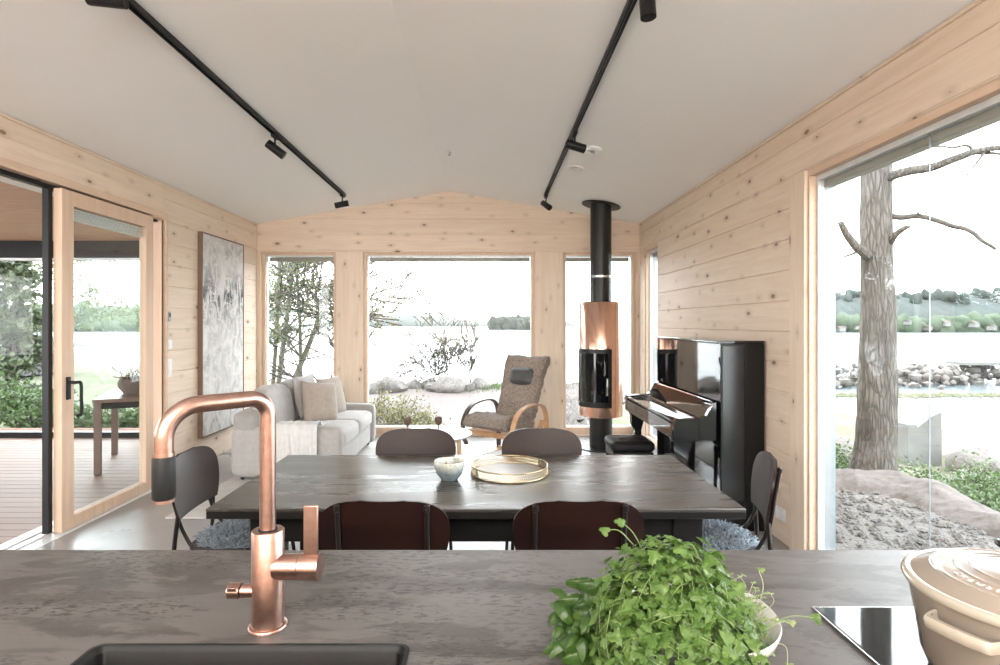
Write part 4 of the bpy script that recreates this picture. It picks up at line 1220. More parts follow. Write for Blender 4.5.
# sprouts
V, Fc, SV, SF = [], [], [], []
R3 = random.Random(5)
for k in range(330):
    a = R3.uniform(-.9, 1.35); r = R3.uniform(.05, .115)
    b = Vector((BXc+.01+r*math.cos(a)*.85, BYc+r*math.sin(a)*.95, IZ+R3.uniform(.03, .06)))
    q = b+Vector((R3.uniform(-.025, .03), R3.uniform(-.03, .02), R3.uniform(.018, .070)*(1.25-r*4)))
    mid = (b+q)/2+Vector((R3.uniform(-.015, .015), R3.uniform(-.015, .015), .012))
    add_stem(SV, SF, smooth_path([b, mid, q], 4), .0007)
    for s in (-1, 1):
        add_leaf(V, Fc, q, Vector((R3.uniform(-.5, .5), -.3, 1)), Vector((s, R3.uniform(-.5, .5), .2)), .0068, [(math.sin(t_)*.35, .42-math.cos(t_)*.42) for t_ in [math.radians(20+320*i/8) for i in range(9)]], .4, R3)
for base, tipp in (((.44, .93, .955), (.462, .955, 1.03)), ((.43, .90, .95), (.468, .87, .985)), ((.44, .88, .95), (.455, .85, .93))):
    b, q = Vector(base), Vector(tipp); add_stem(SV, SF, smooth_path([b, (b+q)/2+Vector((.012, 0, .012)), q], 6), .0012)
    add_leaf(V, Fc, q, Vector((0, -.5, 1)), Vector((.6, 0, .4)), .012, shp, .3, R3)
t = thing('sprout_bunch', 'pale thin-stemmed cress sprouts at the right side of the herb bowl', 'herbs')
raw('leaves', V, Fc, SPROUT, t, 0); raw('stems', SV, SF, STEMW, t, 1)
# ------------------------------------------------------------------ outdoors: shore, lake, trees
def sst(a, b, x):
    t_ = max(0, min(1, (x-a)/(b-a))); return t_*t_*(3-2*t_)
LAKE = -1.8
def H(x, y):
    far = -.42-.55*sst(3, 6.5, x)-.7*sst(-9, -16, x)
    if x > 1.2:
        d = max(x-3.55, y-5.0, 0)+.25*noise.noise(Vector((x*.8, y*.8, 0)))
        z = (-.03)+(far+.03)*sst(0, 2.4, d) if d > 0 else -.03
        z = z*sst(1.2, 2.2, x)+far*(1-sst(1.2, 2.2, x)) if y > 7 else z
    else: z = far
    shore = 17.5-.25*max(0, x-4)+1.1*max(0, -x-6)
    s = y-shore+1.2*noise.noise(Vector((x*.25, y*.25, 3)))
    z += .10*noise.noise(Vector((x*.5, y*.5, 1)))*sst(7, 9, abs(y)+abs(x)*.5)
    z = z+(-2.6-z)*sst(-.6, 3.2, s)
    if x > 9: z = min(z, z+(-2.6-z)*sst(9.5, 13, x-.0)*sst(5, 9, y))
    return z
def terrain(name, x0, x1, y0, y1, step, m, off=0, keep=None, kind='structure', noise_amp=0):
    nx, ny = int((x1-x0)/step), int((y1-y0)/step); V = []; Fc = []
    for j in range(ny+1):
        for i in range(nx+1):
            x, y = x0+(x1-x0)*i/nx, y0+(y1-y0)*j/ny
            k_ = max(0, min(1, keep(x, y))) if keep else 1
            z = H(x, y)+off*min(1, k_*3)-(.12 if k_ <= 0 else 0)
            if noise_amp: z += noise_amp*noise.noise(Vector((x*9, y*9, 0)))*min(1, k_*3)
            V.append((x, y, z))
    for j in range(ny):
        for i in range(nx):
            cx, cyy = x0+(x1-x0)*(i+.5)/nx, y0+(y1-y0)*(j+.5)/ny
            if -8.2 < cx < 2.05 and cyy < 7.2: continue
            if keep and keep(cx, cyy) <= -.2: continue
            a = j*(nx+1)+i; Fc.append((a, a+1, a+nx+2, a+nx+1))
    o = raw(name, V, Fc, m, None, 1); o['kind'] = kind; return o
terrain('ground_shore', -45, 16, -6, 50, .4, GRASS)
terrain('ground_path', -4, 4.5, 7.45, 17, .2, PATH, .03, lambda x, y: 1-abs((x+.2+.10*(y-8))/2.4)+.3*noise.noise(Vector((x, y, 2))))
terrain('ground_gravel', 2.11, 4.6, .0, 6.2, .08, GRAVEL, .02, lambda x, y: (1-max(0, x-3.4, y-4.9)*1.6+.25*noise.noise(Vector((x*2, y*2, 2)))), noise_amp=.02)
g = BM(); bx(g, -600, 900, 8, 900, LAKE-.05, LAKE); bx(g, -600, -8.6, -20, 8, LAKE-.05, LAKE); struct('lake_water', g, WATER, smooth=0)

def rock_mesh(bm, c, r, seed, flat=.7, sub=2):
    v0 = len(bm.verts); ret = bmesh.ops.create_icosphere(bm, subdivisions=sub, radius=1.0)
    for v in ret['verts']:
        n_ = noise.noise(v.co*1.1+Vector((seed*1.7, seed*.3, 0)))*.55+noise.noise(v.co*2.6+Vector((0, seed, 0)))*.2
        q = v.co*(1+n_); v.co = Vector((c[0]+q.x*r, c[1]+q.y*r*.85, c[2]+q.z*r*flat))
R4 = random.Random(11)
# loose stones on the gravel
V, Fc = [], []
def pebble(V, Fc, c, r, R_):
    i0 = len(V); pts = [(1, 0, 0), (-1, 0, 0), (0, 1, 0), (0, -1, 0), (0, 0, .7), (0, 0, -.7)]
    for p in pts: V.append(tuple(c[i]+p[i]*r*R_.uniform(.6, 1.2) for i in range(3)))
    for f in ((0, 2, 4), (2, 1, 4), (1, 3, 4), (3, 0, 4), (2, 0, 5), (1, 2, 5), (3, 1, 5), (0, 3, 5)): Fc.append(tuple(i0+k for k in f))
for i in range(3800):
    x, y = R4.uniform(2.15, 4.2), R4.uniform(1.6, 5.5)
    if max(x-3.7, y-5.2) > 0: continue
    pebble(V, Fc, (x, y, H(x, y)+.025), R4.uniform(.008, .028)*R4.choice((1, 1, 1.5)), R4)
tag(raw('gravel_stones', V, Fc, GRAVEL), 'loose grey gravel lying outside the big right window', 'gravel', kind='stuff')
V, Fc = [], []
for i in range(2600):
    u = R4.random(); x = .6+u*2.6+R4.gauss(0, .28); y = 9.2+6.5*u**.8+R4.gauss(0, .8)
    pebble(V, Fc, (x, y, H(x, y)+.06), R4.uniform(.05, .16), R4)
tag(raw('stone_riprap', V, Fc, ROCK), 'band of broken stones beside the pink path seen through the middle window', 'stones', kind='stuff')
# smooth bedrock lip round the gravel
def bedrock(name, pts, m, label, hh=.18):
    bm = BM(); rows = []
    P = smooth_path([(x, y, 0) for x, y, _ in pts], 8); n = len(P)
    T = [(P[min(i+1, n-1)]-P[max(i-1, 0)]).normalized() for i in range(n)]
    for i, p in enumerate(P):
        w_ = pts[min(len(pts)-1, int(i/8))][2]*(min(1, min(i, n-1-i)/4)+.05); nn = Vector((-T[i].y, T[i].x, 0)); row = []
        for k in range(25):
            u = 2*k/24-1; q = p+nn*u*w_; z = H(q.x, q.y)+hh*(1-u*u)*(min(1, min(i, n-1-i)/5))-.05+.07*noise.noise(Vector((q.x*2.5, q.y*2.5, 4)))+.025*noise.noise(Vector((q.x*9, q.y*9, 2)))
            row.append((q.x, q.y, z))
        rows.append(row)
    loft(bm, rows); o = obj(name, bm, m, None, 180); return tag(o, label, 'rock')
bedrock('bedrock', [(2.0, 5.3, .35), (2.9, 5.35, .45), (3.5, 5.15, .45), (3.75, 4.7, .35), (3.7, 4.1, .28), (3.8, 3.4, .25), (3.95, 2.6, .25), (4.0, 1.5, .2)], ROCKP, 'low smooth pinkish bedrock ridge around the gravel at the foot of the big trunk')

# breakwater
g = BM()
for i in range(650):
    u = R4.random(); x = 15+u*26; yy = R4.gauss(0, .9); z = LAKE+R4.random()**1.3*1.15*max(.1, 1-abs(yy)/2.4)+.05
    rock_mesh(g, (x, 30+yy+(x-15)*.10, z), R4.uniform(.14, .34), i*.37, .8, 1)
tag(obj('breakwater', g, ROCK, None, 50), 'long rubble stone breakwater across the bay outside the right window', 'breakwater', kind='stuff')
V, Fc = [], []
for i in range(900):
    u = R4.random(); x = 13+u*20; y = 25.2+R4.gauss(0, .22); pebble(V, Fc, (x, y, LAKE+.02), R4.uniform(.08, .2), R4)
tag(raw('reed_strip', V, Fc, GRASS), 'thin greenish strip of weeds on the water before the breakwater', 'weeds', kind='stuff')
t = thing('pier_railing', 'white pier with railing at the right end of the breakwater', 'pier', (0, 0, 0))
g = BM(); bx(g, 25.5, 42, 29.9, 31.2, -.75, -.62); obj('deck', g, CONCRETE_B, t, 0)
g = BM()
for k in range(12): bx(g, 25.6+k*1.4, 25.7+k*1.4, 29.95, 30.05, -.62, .0)
for z in (-.05, -.35): bx(g, 25.6, 42, 29.96, 30.02, z, z+.05)
obj('railing', g, LIGHTALU, t, 0)

# concrete blocks on the shore
def block(pts, y0, y1, label, m=CONCRETE_B):
    g = BM(); prism(g, pts, 'y', y0, y1); o = obj('concrete_block', g, m, None, 0); return tag(o, label, 'concrete block')
block([(7.2, -1.15), (7.78, -1.15), (7.78, -.06), (7.6, -.14), (7.36, -.34), (7.34, -.28), (7.2, -.28)], 9.6, 9.9, 'upright concrete block with slanting top on the shore right of the trunk')
block([(8.2, -1.3), (10.0, -1.3), (10.3, -.55), (9.3, -.22), (8.9, -.18), (8.4, -.5)], 9.9, 11.5, 'low pale sloping concrete slab on the shore behind the bush', pm('pale_concrete', (.24, .235, .22), rough=.8))
for i, (x, y, r) in enumerate(((5.2, 7.6, .35), (6.0, 9.5, .4), (7.9, 9.0, .45), (8.6, 8.8, .35), (4.6, 8.2, .3), (7.0, 8.2, .25))):
    g = BM(); rock_mesh(g, (0, 0, 0), r, i+20); o = obj('boulder', g, ROCK, None, 60, (x, y, H(x, y)+r*.25)); tag(o, ['pale boulder on the shore just behind the big trunk', 'pale boulder between the trunk and the upright concrete block', 'larger pale boulder at the foot of the upright concrete block', 'pale boulder at the foot of the low sloping concrete slab', 'small pale boulder on the shore left of the big trunk', 'smallest pale boulder before the upright concrete block'][i], 'boulder', 'shore boulders right of the house')
for i in range(11):
    x = -3.9+i*.36+R4.uniform(-.1, .1); y = 15.6+R4.uniform(-.5, .6); r = R4.uniform(.24, .42)
    g = BM(); rock_mesh(g, (0, 0, 0), r, i+50, .75); o = obj('boulder', g, ROCK, None, 60, (x, y, H(x, y)+r*.35)); tag(o, ['leftmost', 'second', 'third', 'fourth', 'fifth', 'sixth', 'seventh', 'eighth', 'ninth', 'tenth', 'rightmost'][i]+(' boulder from the left' if 0 < i < 10 else ' boulder')+' in the pale row along the waterline outside the back windows', 'boulder', 'boulder row by the waterline')

# ---- trees
def grow(rnd, p, d, L, r, depth, segs, tips, up=.15, wig=.35, kids=(2, 4), taper=.5, lenf=(.55, .8), spread=.7, rmin=.004, low=.3, lv=0):
    n = 7; pts = [p.copy()]; rs = [max(r, rmin)]; dd = d.copy()
    wg = wig*(.45 if lv == 0 and depth > 1 else 1)
    for i in range(n):
        dd = (dd+Vector((rnd.gauss(0, wg), rnd.gauss(0, wg), rnd.gauss(0, wg)*.6+up))*.3).normalized()
        p = p+dd*L/n; pts.append(p.copy()); rs.append(max(rmin, r*(1-(1-taper)*(i+1)/n)))
    segs.append((pts, rs))
    if depth <= 1:
        for q in pts[1:]: tips.append((q, dd))
    if depth == 0: return
    kk = kids[min(lv, len(kids)-1)] if isinstance(kids[0], tuple) else kids
    for k in range(rnd.randint(*kk)):
        i = rnd.randint(max(1, int(n*low)), n); a = rnd.uniform(0, 2*PI); s_ = dd.orthogonal().normalized(); s_.rotate(Matrix.Rotation(a, 3, dd))
        nd = (dd*(.6 if lv == 0 else 1)+s_*spread*rnd.uniform(.6, 1.4)).normalized()
        grow(rnd, pts[i], nd, L*rnd.uniform(*lenf), rs[i]*(.42 if lv == 0 else .6), depth-1, segs, tips, up, wig, kids, taper, lenf, spread, rmin, low, lv+1)
def wood_mesh(name, segs, m, parent, seg0=8):
    g = BM()
    for pts, rs in segs: tube(g, pts, rs, seg0 if rs[0] > .03 else 4, cap=False)
    return obj(name, g, m, parent, 180)
def foliage(name, tips, n, size, m, parent, rnd, scatter=.15, flat=0):
    V, Fc = [], []
    for i in range(n):
        q, d = tips[rnd.randrange(len(tips))]
        c = q+Vector((rnd.gauss(0, scatter), rnd.gauss(0, scatter), rnd.gauss(0, scatter*(1-flat*.7))))
        u = Vector((rnd.uniform(-1, 1), rnd.uniform(-1, 1), rnd.uniform(-1, 1))).normalized(); v = u.orthogonal().normalized(); v.rotate(Matrix.Rotation(rnd.uniform(0, 6.28), 3, u))
        s = size*rnd.uniform(.6, 1.3); w_ = u.cross(v); i0 = len(V)
        for a, b, e in ((0, 0, 0), (.35, .28, .05), (1, 0, -.05), (.35, -.28, .05)): V.append(tuple(c+v*a*s+w_*b*s+u*e*s))
        Fc.append((i0, i0+1, i0+2, i0+3))
    return raw(name, V, Fc, m, parent)
def tree(kind, x, y, label, stems, leaves, size, leafm, seed, bark=BARK0, cat='tree', group=None, scatter=.15, flat=0, z=None, **kw):
    rnd = random.Random(seed); t = thing(kind, label, cat, (x, y, H(x, y)-.05 if z is None else z), 0, group); segs, tips = [], []
    for (dx, dy, dirv, L, r, depth) in stems: grow(rnd, Vector((dx, dy, 0)), Vector(dirv).normalized(), L, r, depth, segs, tips, **kw)
    wood_mesh('trunk', segs, bark, t)
    if leaves: foliage('foliage', tips, leaves, size, leafm, t, rnd, scatter, flat)
    return t
LW = 'trees seen through the left back window'
GREYB = pm('greenish_bark', (.095, .09, .065), (.13, .12, .095), rough=.95, ns=6)
tree('pine_tree', -4.72, 12.2, 'slender pine at the left edge of the left back window', [(0, 0, (.03, 0, 1), 5.2, .055, 2)], 5200, .075, PINEL, 2, GREYB, group=LW, scatter=.13, flat=.6, up=.04, spread=1.5, lenf=(.16, .26), kids=((20, 22), (5, 7)), wig=.12, low=.3)
tree('leafy_tree', -4.45, 11.6, 'leaning mossy tree trunk in the middle of the left back window', [(0, 0, (.22, 0, 1), 4.6, .065, 3)], 4200, .045, BIRCHL, 5, GREYB, group=LW, scatter=.10, up=.06, spread=.9, lenf=(.25, .4), kids=((9, 11), (4, 5), (2, 3)), wig=.2, low=.3)
tree('leafy_tree', -4.05, 11.9, 'forked leaning tree at the right side of the left back window', [(-.35, 0, (.42, 0, 1), 4.4, .07, 3), (.1, 0, (-.05, .1, 1), 4.8, .05, 3)], 5200, .045, BIRCHL, 9, GREYB, group=LW, scatter=.10, up=.08, spread=.9, lenf=(.22, .36), kids=((8, 10), (4, 5), (2, 3)), wig=.18, low=.3)
tree('birch_tree', -2.70, 10.8, 'thin-twigged budding tree reaching into the left of the middle window', [(0, 0, (-.03, 0, 1), 4.3, .06, 3)], 7500, .055, BIRCHL, 14, scatter=.05, up=.03, spread=1.3, lenf=(.42, .54), kids=((16, 18), (6, 7), (4, 5)), wig=.3, low=.2, rmin=.013)
tree('bare_shrub', -1.42, 15.9, 'bare budding multi-stemmed shrub by the water in the middle window', [(0, 0, (-.35, 0, 1), 1.0, .022, 3), (.05, 0, (-.08, 0, 1), 1.15, .024, 3), (.1, 0, (.25, .1, 1), 1.05, .022, 3), (.05, .1, (.5, 0, 1), .8, .018, 3), (-.05, .1, (-.6, 0, 1), .8, .018, 3)], 800, .06, BIRCHL, 21, cat='shrub', scatter=.05, up=.06, spread=.7, kids=(3, 5), wig=.25, rmin=.010)
tree('bare_shrub', -.52, 16.2, 'smaller bare sapling standing right of the shrub in the middle window', [(0, 0, (.08, 0, 1), 1.0, .018, 3), (.03, 0, (-.08, 0, 1), .8, .014, 2)], 220, .06, BIRCHL, 23, cat='shrub', scatter=.04, up=.16, spread=.4, kids=(3, 4), wig=.15, rmin=.012)
# yellow-green bushes by the middle window
for i, (x, y, h_, lb) in enumerate(((-1.75, 8.9, .62, 'yellow-green leafy bush outside the lower left corner of the middle window'), (-1.25, 8.75, .42, 'low yellow-green bush right beside the taller one outside the middle window'))):
    tree('yellow_bush', x, y, lb, [(R4.gauss(0, .12), R4.gauss(0, .12), (R4.gauss(0, .35), R4.gauss(0, .3), 1), h_*.8, .008, 2) for _ in range(9)], 1500, .05, YELL, 31+i, cat='bush', scatter=.06, up=.05, spread=.6)
# grass tufts
V, Fc = [], []
for i in range(5200):
    if i % 2: x, y = R4.uniform(-1.9, 3.4), R4.gauss(16.3, .5)
    else: x, y = R4.uniform(-2.2, 2.4), R4.gauss(8.3, .45)
    if y < 7.5: continue
    z = H(x, y); a = R4.uniform(0, 6.28); h_ = R4.uniform(.05, .15)*(1.6 if i % 2 else .8); dx, dy = math.cos(a)*.012, math.sin(a)*.012; lx, ly = R4.gauss(0, .04), R4.gauss(0, .04); i0 = len(V)
    V += [(x-dx, y-dy, z), (x+dx, y+dy, z), (x+lx, y+ly, z+h_)]; Fc.append((i0, i0+1, i0+2))
tag(raw('shore_grass', V, Fc, BUSHL), 'tufts of grass along the path and waterline beyond the middle window', 'grass', kind='stuff')

# big trunk outside the right window
t = thing('dead_pine', 'big grey-barked bare pine trunk right outside the right window', 'tree', (3.90, 5.65, -.25))
g = BM(); rows = []
def tr_c(z): return Vector((.02*math.sin(z*1.3)+.01*z-.03*math.exp(-z*2), 0, z))
for i in range(61):
    z = i*.095; c = tr_c(z); r0 = .170-.012*z+.085*math.exp(-z*3.2); row = []
    for k in range(48):
        a = 2*PI*k/48; q = noise.noise(Vector((math.cos(a)*2.6, math.sin(a)*2.6, z*1.1)))*.022+abs(noise.noise(Vector((math.cos(a)*7, math.sin(a)*7, z*2.2))))*.026+.03*math.exp(-z*4)*math.cos(a*5)
        row.append(c+Vector((math.cos(a), math.sin(a), 0))*(r0+q-.008))
    rows.append(row)
loft(g, rows, cu=True); obj('trunk', g, BARK, t, 180)
def at(px, py, Y): return Vector(((px-488)*Y/560-3.90, Y-5.65, EYE-(py-324)*Y/560+.25))
def branch(pts, rs, m=BARK, n=5):
    P = smooth_path(pts, n); k = len(P); g = BM()
    tube(g, [p+Vector((noise.noise(p*9), noise.noise(p*9+Vector((5, 0, 0))), noise.noise(p*9+Vector((0, 5, 0)))))*.012 for p in P], [rs[0]+(rs[1]-rs[0])*i/(k-1) for i in range(k)], 8); obj('branch', g, m, t, 180)
branch([at(868, 257, 5.6), at(858, 248, 5.5), at(848, 236, 5.45), at(840, 222, 5.4)], (.05, .026))
branch([at(856, 252, 5.5), at(848, 255, 5.48), at(841, 258, 5.45)], (.014, .008))
branch([at(885, 248, 5.65), at(893, 238, 5.5), at(902, 229, 5.4), at(909, 226, 5.35)], (.04, .018))
DBR = pm('dark_dead_wood', (.045, .038, .034), (.07, .06, .05), rough=.9, ns=12)
branch([at(880, 214, 5.65), at(905, 217, 5.5), at(925, 217, 5.4), at(950, 225, 5.3), at(972, 231, 5.2), at(982, 240, 5.15), at(996, 250, 5.1)], (.030, .014), DBR)
branch([at(925, 217, 5.4), at(918, 213, 5.4), at(916, 211, 5.4)], (.012, .005), DBR)
branch([at(880, 180, 5.65), at(905, 172, 5.4), at(935, 166, 5.1), at(960, 157, 4.9), at(985, 150, 4.8), at(1015, 148, 4.7)], (.050, .022))
branch([at(976, 153, 4.85), at(990, 154, 4.8), at(1010, 155, 4.7)], (.014, .01), DBR)
branch([at(985, 152, 4.8), at(975, 165, 4.8), at(965, 178, 4.75)], (.012, .006), DBR)
branch([at(932, 146, 4.9), at(950, 147, 4.9), at(966, 146, 4.85), at(974, 153, 4.85)], (.009, .013))
# bush right, and the greens left of the trunk
tree('green_bush', 6.15, 6.7, 'leafy green bush at the right edge of the view beyond the gravel', [(R4.gauss(0, .3), R4.gauss(0, .3), (R4.gauss(0, .5), R4.gauss(0, .4), 1), .42, .010, 2) for _ in range(16)], 5200, .055, BUSHL, 41, cat='bush', scatter=.10, up=.03, spread=.7)
tree('green_bush', 5.35, 6.1, 'lower green bush between the trunk and the taller bush on the right', [(R4.gauss(0, .25), R4.gauss(0, .25), (R4.gauss(0, .5), R4.gauss(0, .4), 1), .2, .008, 2) for _ in range(10)], 2600, .045, BUSHL, 42, cat='bush', scatter=.09, up=.0, spread=.8)
tree('green_bush', 3.98, 6.6, 'small green bush low behind the left side of the big trunk', [(R4.gauss(0, .2), R4.gauss(0, .2), (R4.gauss(0, .4), R4.gauss(0, .4), 1), .2, .008, 2) for _ in range(8)], 1500, .05, BUSHL, 43, cat='bush', scatter=.08, up=.03, spread=.7)

# ---- far shores
def hill(name, x0, x1, y, hfun, depth, seed, nx=160):
    V, Fc = [], []; ny = 10
    for j in range(ny+1):
        v = j/ny
        for i in range(nx+1):
            u = i/nx; x = x0+(x1-x0)*u; prof_ = math.sin(v*PI/2)**.6
            h_ = hfun(u)*prof_
            bumpy = noise.noise(Vector((x*.11+seed, j*.9, 0)))*.9+noise.noise(Vector((x*.35, j*1.7, seed)))*.7
            V.append((x, y+depth*v, LAKE+h_+bumpy*min(1, v*4)*.9))
    for j in range(ny):
        for i in range(nx): a = j*(nx+1)+i; Fc.append((a, a+1, a+nx+2, a+nx+1))
    o = raw(name, V, Fc, HILLM, None, 1); o['kind'] = 'structure'; return o
hill('hill_right', 105, 330, 225, lambda u: 18*min(1, .6+u*2.2)*min(1, (1-u)*6), 60, 3, 260)
hill('hill_centre', -260, 110, 700, lambda u: 16*min(1, u*5)*(1-.55*sst(.35, .75, u)), 120, 8, 200)
hill('hill_left', -420, -105, 260, lambda u: 17*min(1, u*9)*(1-.3*u), 90, 5, 260)
# clumps of trees on the far shore: deciduous crowns low on the hillside
def crowns(name, items, m, label):
    g = BM()
    for k, (x, y, z, r, f) in enumerate(items): rock_mesh(g, (x, y, z), r, k*1.3, f, 2)
    return tag(obj(name, g, m, None, 180), label, 'trees', kind='stuff')
R5 = random.Random(31)
CROWN_L = ground_mat('light_crowns', [(.040, .058, .033), (.055, .074, .042), (.028, .042, .024)], .4, 2)
CROWN_D = ground_mat('dark_crowns', [(.018, .026, .022), (.026, .036, .028), (.012, .019, .015)], .4, 2)
crowns('far_trees', [(R5.uniform(125, 235), R5.uniform(221, 228), LAKE+R5.uniform(.5, 4), R5.uniform(1.6, 4.2), R5.uniform(.8, 1.2)) for _ in range(150)], CROWN_L, 'light green trees along the far shore outside the right window')
crowns('far_forest', [(R5.uniform(105, 330), R5.uniform(245, 290), LAKE+15+R5.uniform(-2, 1.6), R5.uniform(1.5, 3), R5.uniform(1, 1.6)) for _ in range(260)], CROWN_D, 'dark forest edge on top of the far hill outside the right window')
crowns('island_forest', [(R5.uniform(2, 30), R5.uniform(318, 332), LAKE+R5.uniform(0, 5.4)*(.5+.5*math.sin((k_ % 31)/31*PI)), R5.uniform(1.6, 3.0), R5.uniform(1, 1.8)) for k_ in range(130)], CROWN_D, 'low wooded island on the lake at the right of the middle window')
crowns('left_shore_trees', [(-R5.uniform(100, 260), R5.uniform(250, 262), LAKE+R5.uniform(1, 8), R5.uniform(2.5, 6), R5.uniform(.8, 1.1)) for _ in range(140)], CROWN_L, 'light green trees on the far shore seen through the sliding door')
HN = ['leftmost', 'second from left', 'third from left', 'fifth from left', 'sixth from left', 'seventh from left', 'rightmost', 'fourth from left']
hw_ = pm('house_white', (.17, .165, .155), rough=.8); hr_ = pm('house_roof', (.07, .052, .047), rough=.8)
for i, (x, z, w_, h_) in enumerate(((138, .3, 2.4, 1.4), (143.5, 1.1, 1.8, 1.2), (164, 3.0, 1.4, 1.2), (179, 2.4, 2, 1.4), (190, 2.0, 2.2, 1.6), (197, .8, 3, 1.6), (205, 1.9, 3, 1.8), (172, .8, 1.6, 1.1))):
    t = thing('house', HN[i]+' small pale house on the far shore outside the right window', 'house', (x, 219, LAKE+z), .3*(i % 3), 'houses on the far shore')
    g = BM(); bx(g, -w_/2, w_/2, -1.2, 1.2, 0, h_); obj('walls', g, hw_, t, 0)
    g = BM(); prism(g, [(-1.4, h_), (1.4, h_), (0, h_+.8)], 'x', -w_/2-.3, w_/2+.3); obj('roof', g, hr_, t, 0)

# ---- beyond the veranda
def conifer(x, y, h_, label, seed, m=DARKL, n=5200, width=.22):
    rnd = random.Random(seed); t = thing('spruce_tree', label, 'tree', (x, y, H(x, y)-.05)); segs = [([Vector((0, 0, 0)), Vector((0, 0, h_*.5)), Vector((0, 0, h_))], [h_*.016, h_*.01, .01])]; tips = []
    for k in range(int(h_*11)):
        z = h_*(.08+.9*rnd.random()); L = (h_-z)*width*rnd.uniform(.7, 1.15)+.15; a = rnd.uniform(0, 6.28)
        d = Vector((math.cos(a), math.sin(a), -.22)); P = [Vector((0, 0, z))+d*L*s for s in (0, .35, .7, 1)]
        P[3].z += L*.07; segs.append((P, [.02, .014, .009, .004]))
        for q in range(8): s = rnd.uniform(.15, 1); tips.append((Vector((0, 0, z))+d*L*s, d))
    wood_mesh('trunk', segs, BARK0, t, 7); foliage('foliage', tips, n, .20, m, t, rnd, .13, .6)
conifer(-14.9, 16.5, 7.0, 'dark green spruce at the left edge of the view beyond the veranda', 3)
conifer(-13.2, 15.6, 5.2, 'paler young spruce beyond the veranda right of the dark one', 4, PINEL, 4200, .20)
tree('leafy_tree', -20.5, 23, 'light green leafy tree filling the gap between the spruces beyond the veranda', [(0, 0, (.1, 0, 1), 4.6, .12, 3)], 6000, .16, BIRCHL, 51, scatter=.35, up=.05, kids=(3, 5), spread=.9)
t = thing('boat_house', 'low outbuilding with grey-lilac roof beyond the spruces', 'building', (-27, 27, -1.0))
g = BM(); bx(g, -5, 5.2, -2.5, 2.5, 0, 1.3); obj('walls', g, pm('dark_boards', (.08, .075, .08), rough=.8), t, 0)
g = BM(); prism(g, [(-3.0, 1.25), (3.0, 1.25), (0, 2.0)], 'x', -5.4, 5.6); obj('roof', g, pm('lilac_roof', (.10, .10, .125), rough=.6), t, 0)
g = BM(); bx(g, 3.6, 4.4, -2.4, -1.7, 1.3, 2.3); obj('chimney', g, pm('chimney_grey', (.08, .08, .09), rough=.8), t, 0)
# planting behind the glazing
for i, (x, y, h_) in enumerate(((-9.1, 9.6, .85), (-8.0, 9.8, .6), (-7.2, 9.4, .35), (-6.3, 9.3, .3), (-5.6, 9.6, .28), (-10.3, 10.4, 1.1))):
    tree('garden_bush', x, y, ['leafy green bush beyond the veranda, second from the left', 'leafy green bush beyond the veranda, third from the left', 'low green bush beyond the veranda, just left of the black door post', 'low green bush beyond the veranda seen behind the door handle', 'lowest green bush beyond the veranda, behind the outdoor table', 'tallest green bush beyond the veranda, leftmost of the row'][i], [(R4.gauss(0, .35), R4.gauss(0, .2), (R4.gauss(0, .4), R4.gauss(0, .3), 1), h_*.8, .01, 2) for _ in range(9)], 2000, .085, BUSHL, 61+i, cat='bush', group='bushes behind the veranda', scatter=.12, up=.05)
g = BM()
for k in range(3):
    n = 34
    for i in range(n): x = -11+i*.2+(k % 2)*.1; bx(g, x, x+.19, 8.75, 8.9, -.42+.075*k, -.35+.075*k, .004, 1)
tag(obj('brick_edging', g, BRICK, None, 0), 'low red brick edging of the flower bed beyond the veranda', 'brick edging')
g = BM(); bx(g, -12, -3.2, 7.32, 8.7, -.40, -.20); struct('ground_terrace', g, pm('pale_terrace', (.20, .175, .15), (.17, .15, .13), rough=.9), smooth=0)

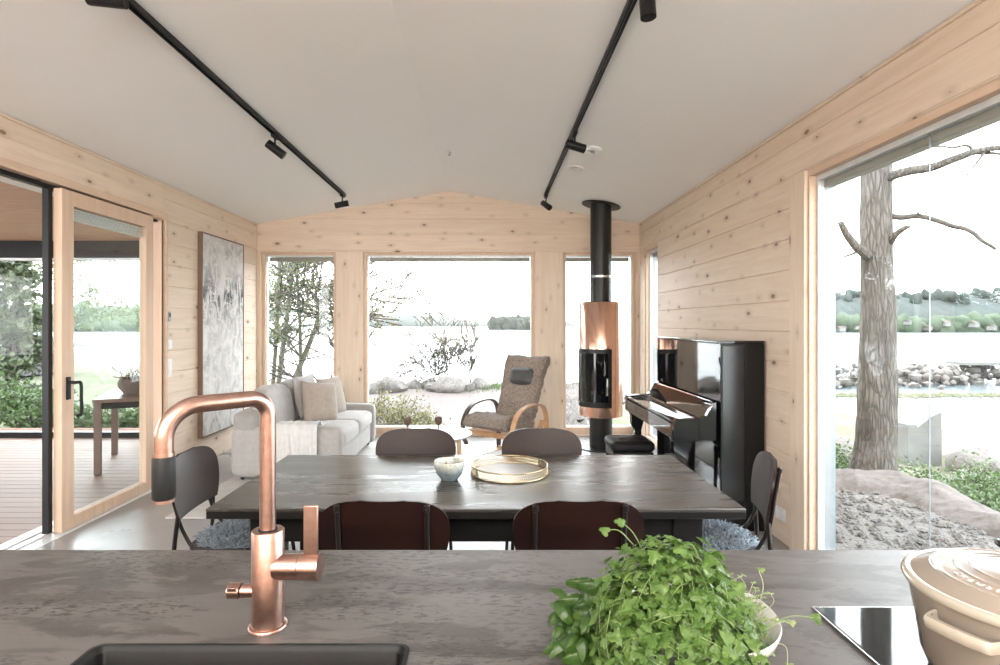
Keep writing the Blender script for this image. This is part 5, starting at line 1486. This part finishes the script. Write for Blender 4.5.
# outdoor table with a wicker basket
t = thing('outdoor_table', 'slim dark wooden table standing on the veranda deck', 'table', (-3.735, 6.015, -.02), math.radians(25))
g = BM(); bx(g, -.34, .34, -.50, .50, .70, .735, .003, 1); obj('table_top', g, pm('dark_teak', (.10, .065, .05), (.14, .09, .07), rough=.3, ns=5), t, 0)
for a in (-1, 1):
    g = BM(); bx(g, a*.28-.012, a*.28+.012, -.44, .44, .635, .70); bx(g, -.28, .28, a*.45-.012, a*.45+.012, .635, .70); obj('apron', g, TABLEDARK, t, 0)
    for b in (-1, 1):
        g = BM(); bx(g, a*.30-.03, a*.30+.03, b*.46-.03, b*.46+.03, 0, .70, .003, 1); obj('leg', g, pm('teak_leg', (.15, .10, .08), rough=.5) if a+b == -2 else bpy.data.materials['teak_leg'], t, 0)
g = BM(); rows = []
for i in range(15):
    z = i*.011; r = .15+.05*math.sin(i/14*PI*.8)
    tube(g, [((r+.006*(-1)**k*(-1)**i)*math.cos(2*PI*k/40), (r+.006*(-1)**k*(-1)**i)*math.sin(2*PI*k/40), z) for k in range(40)], .006, 5, closed=True, cap=False)
lathe(g, [(.001, .0), (.15, 0)], 30, cap=False)
t = thing('wicker_basket', 'dark wicker basket of dried twigs on the veranda table', 'basket', (-3.72, 6.0, .722))
obj('basket', g, WICKER, t, 180)
segs, tips = [], []; rnd = random.Random(9)
for k in range(26): grow(rnd, Vector((rnd.gauss(0, .05), rnd.gauss(0, .05), .03)), Vector((rnd.gauss(0, .7), rnd.gauss(0, .7), 1)).normalized(), .2, .004, 1, segs, tips)
wood_mesh('twigs', segs, WICKER, t)

# ---- thin haze lying over the far lake
hz = bpy.data.materials.new('lake_haze'); hz.use_nodes = True; hn = hz.node_tree; hn.nodes.remove(hn.nodes['Principled BSDF'])
vs_ = hn.nodes.new('ShaderNodeVolumeScatter'); vs_.inputs['Density'].default_value = .00006; vs_.inputs['Color'].default_value = (.9, .96, 1, 1)
hn.links.new(vs_.outputs[0], hn.nodes['Material Output'].inputs['Volume'])
g = BM(); bx(g, -620, 920, 60, 1000, LAKE-1, 70); o = obj('lake_haze', g, hz, None, 0); tag(o, 'thin pale haze hanging over the far side of the lake', 'haze', kind='stuff')
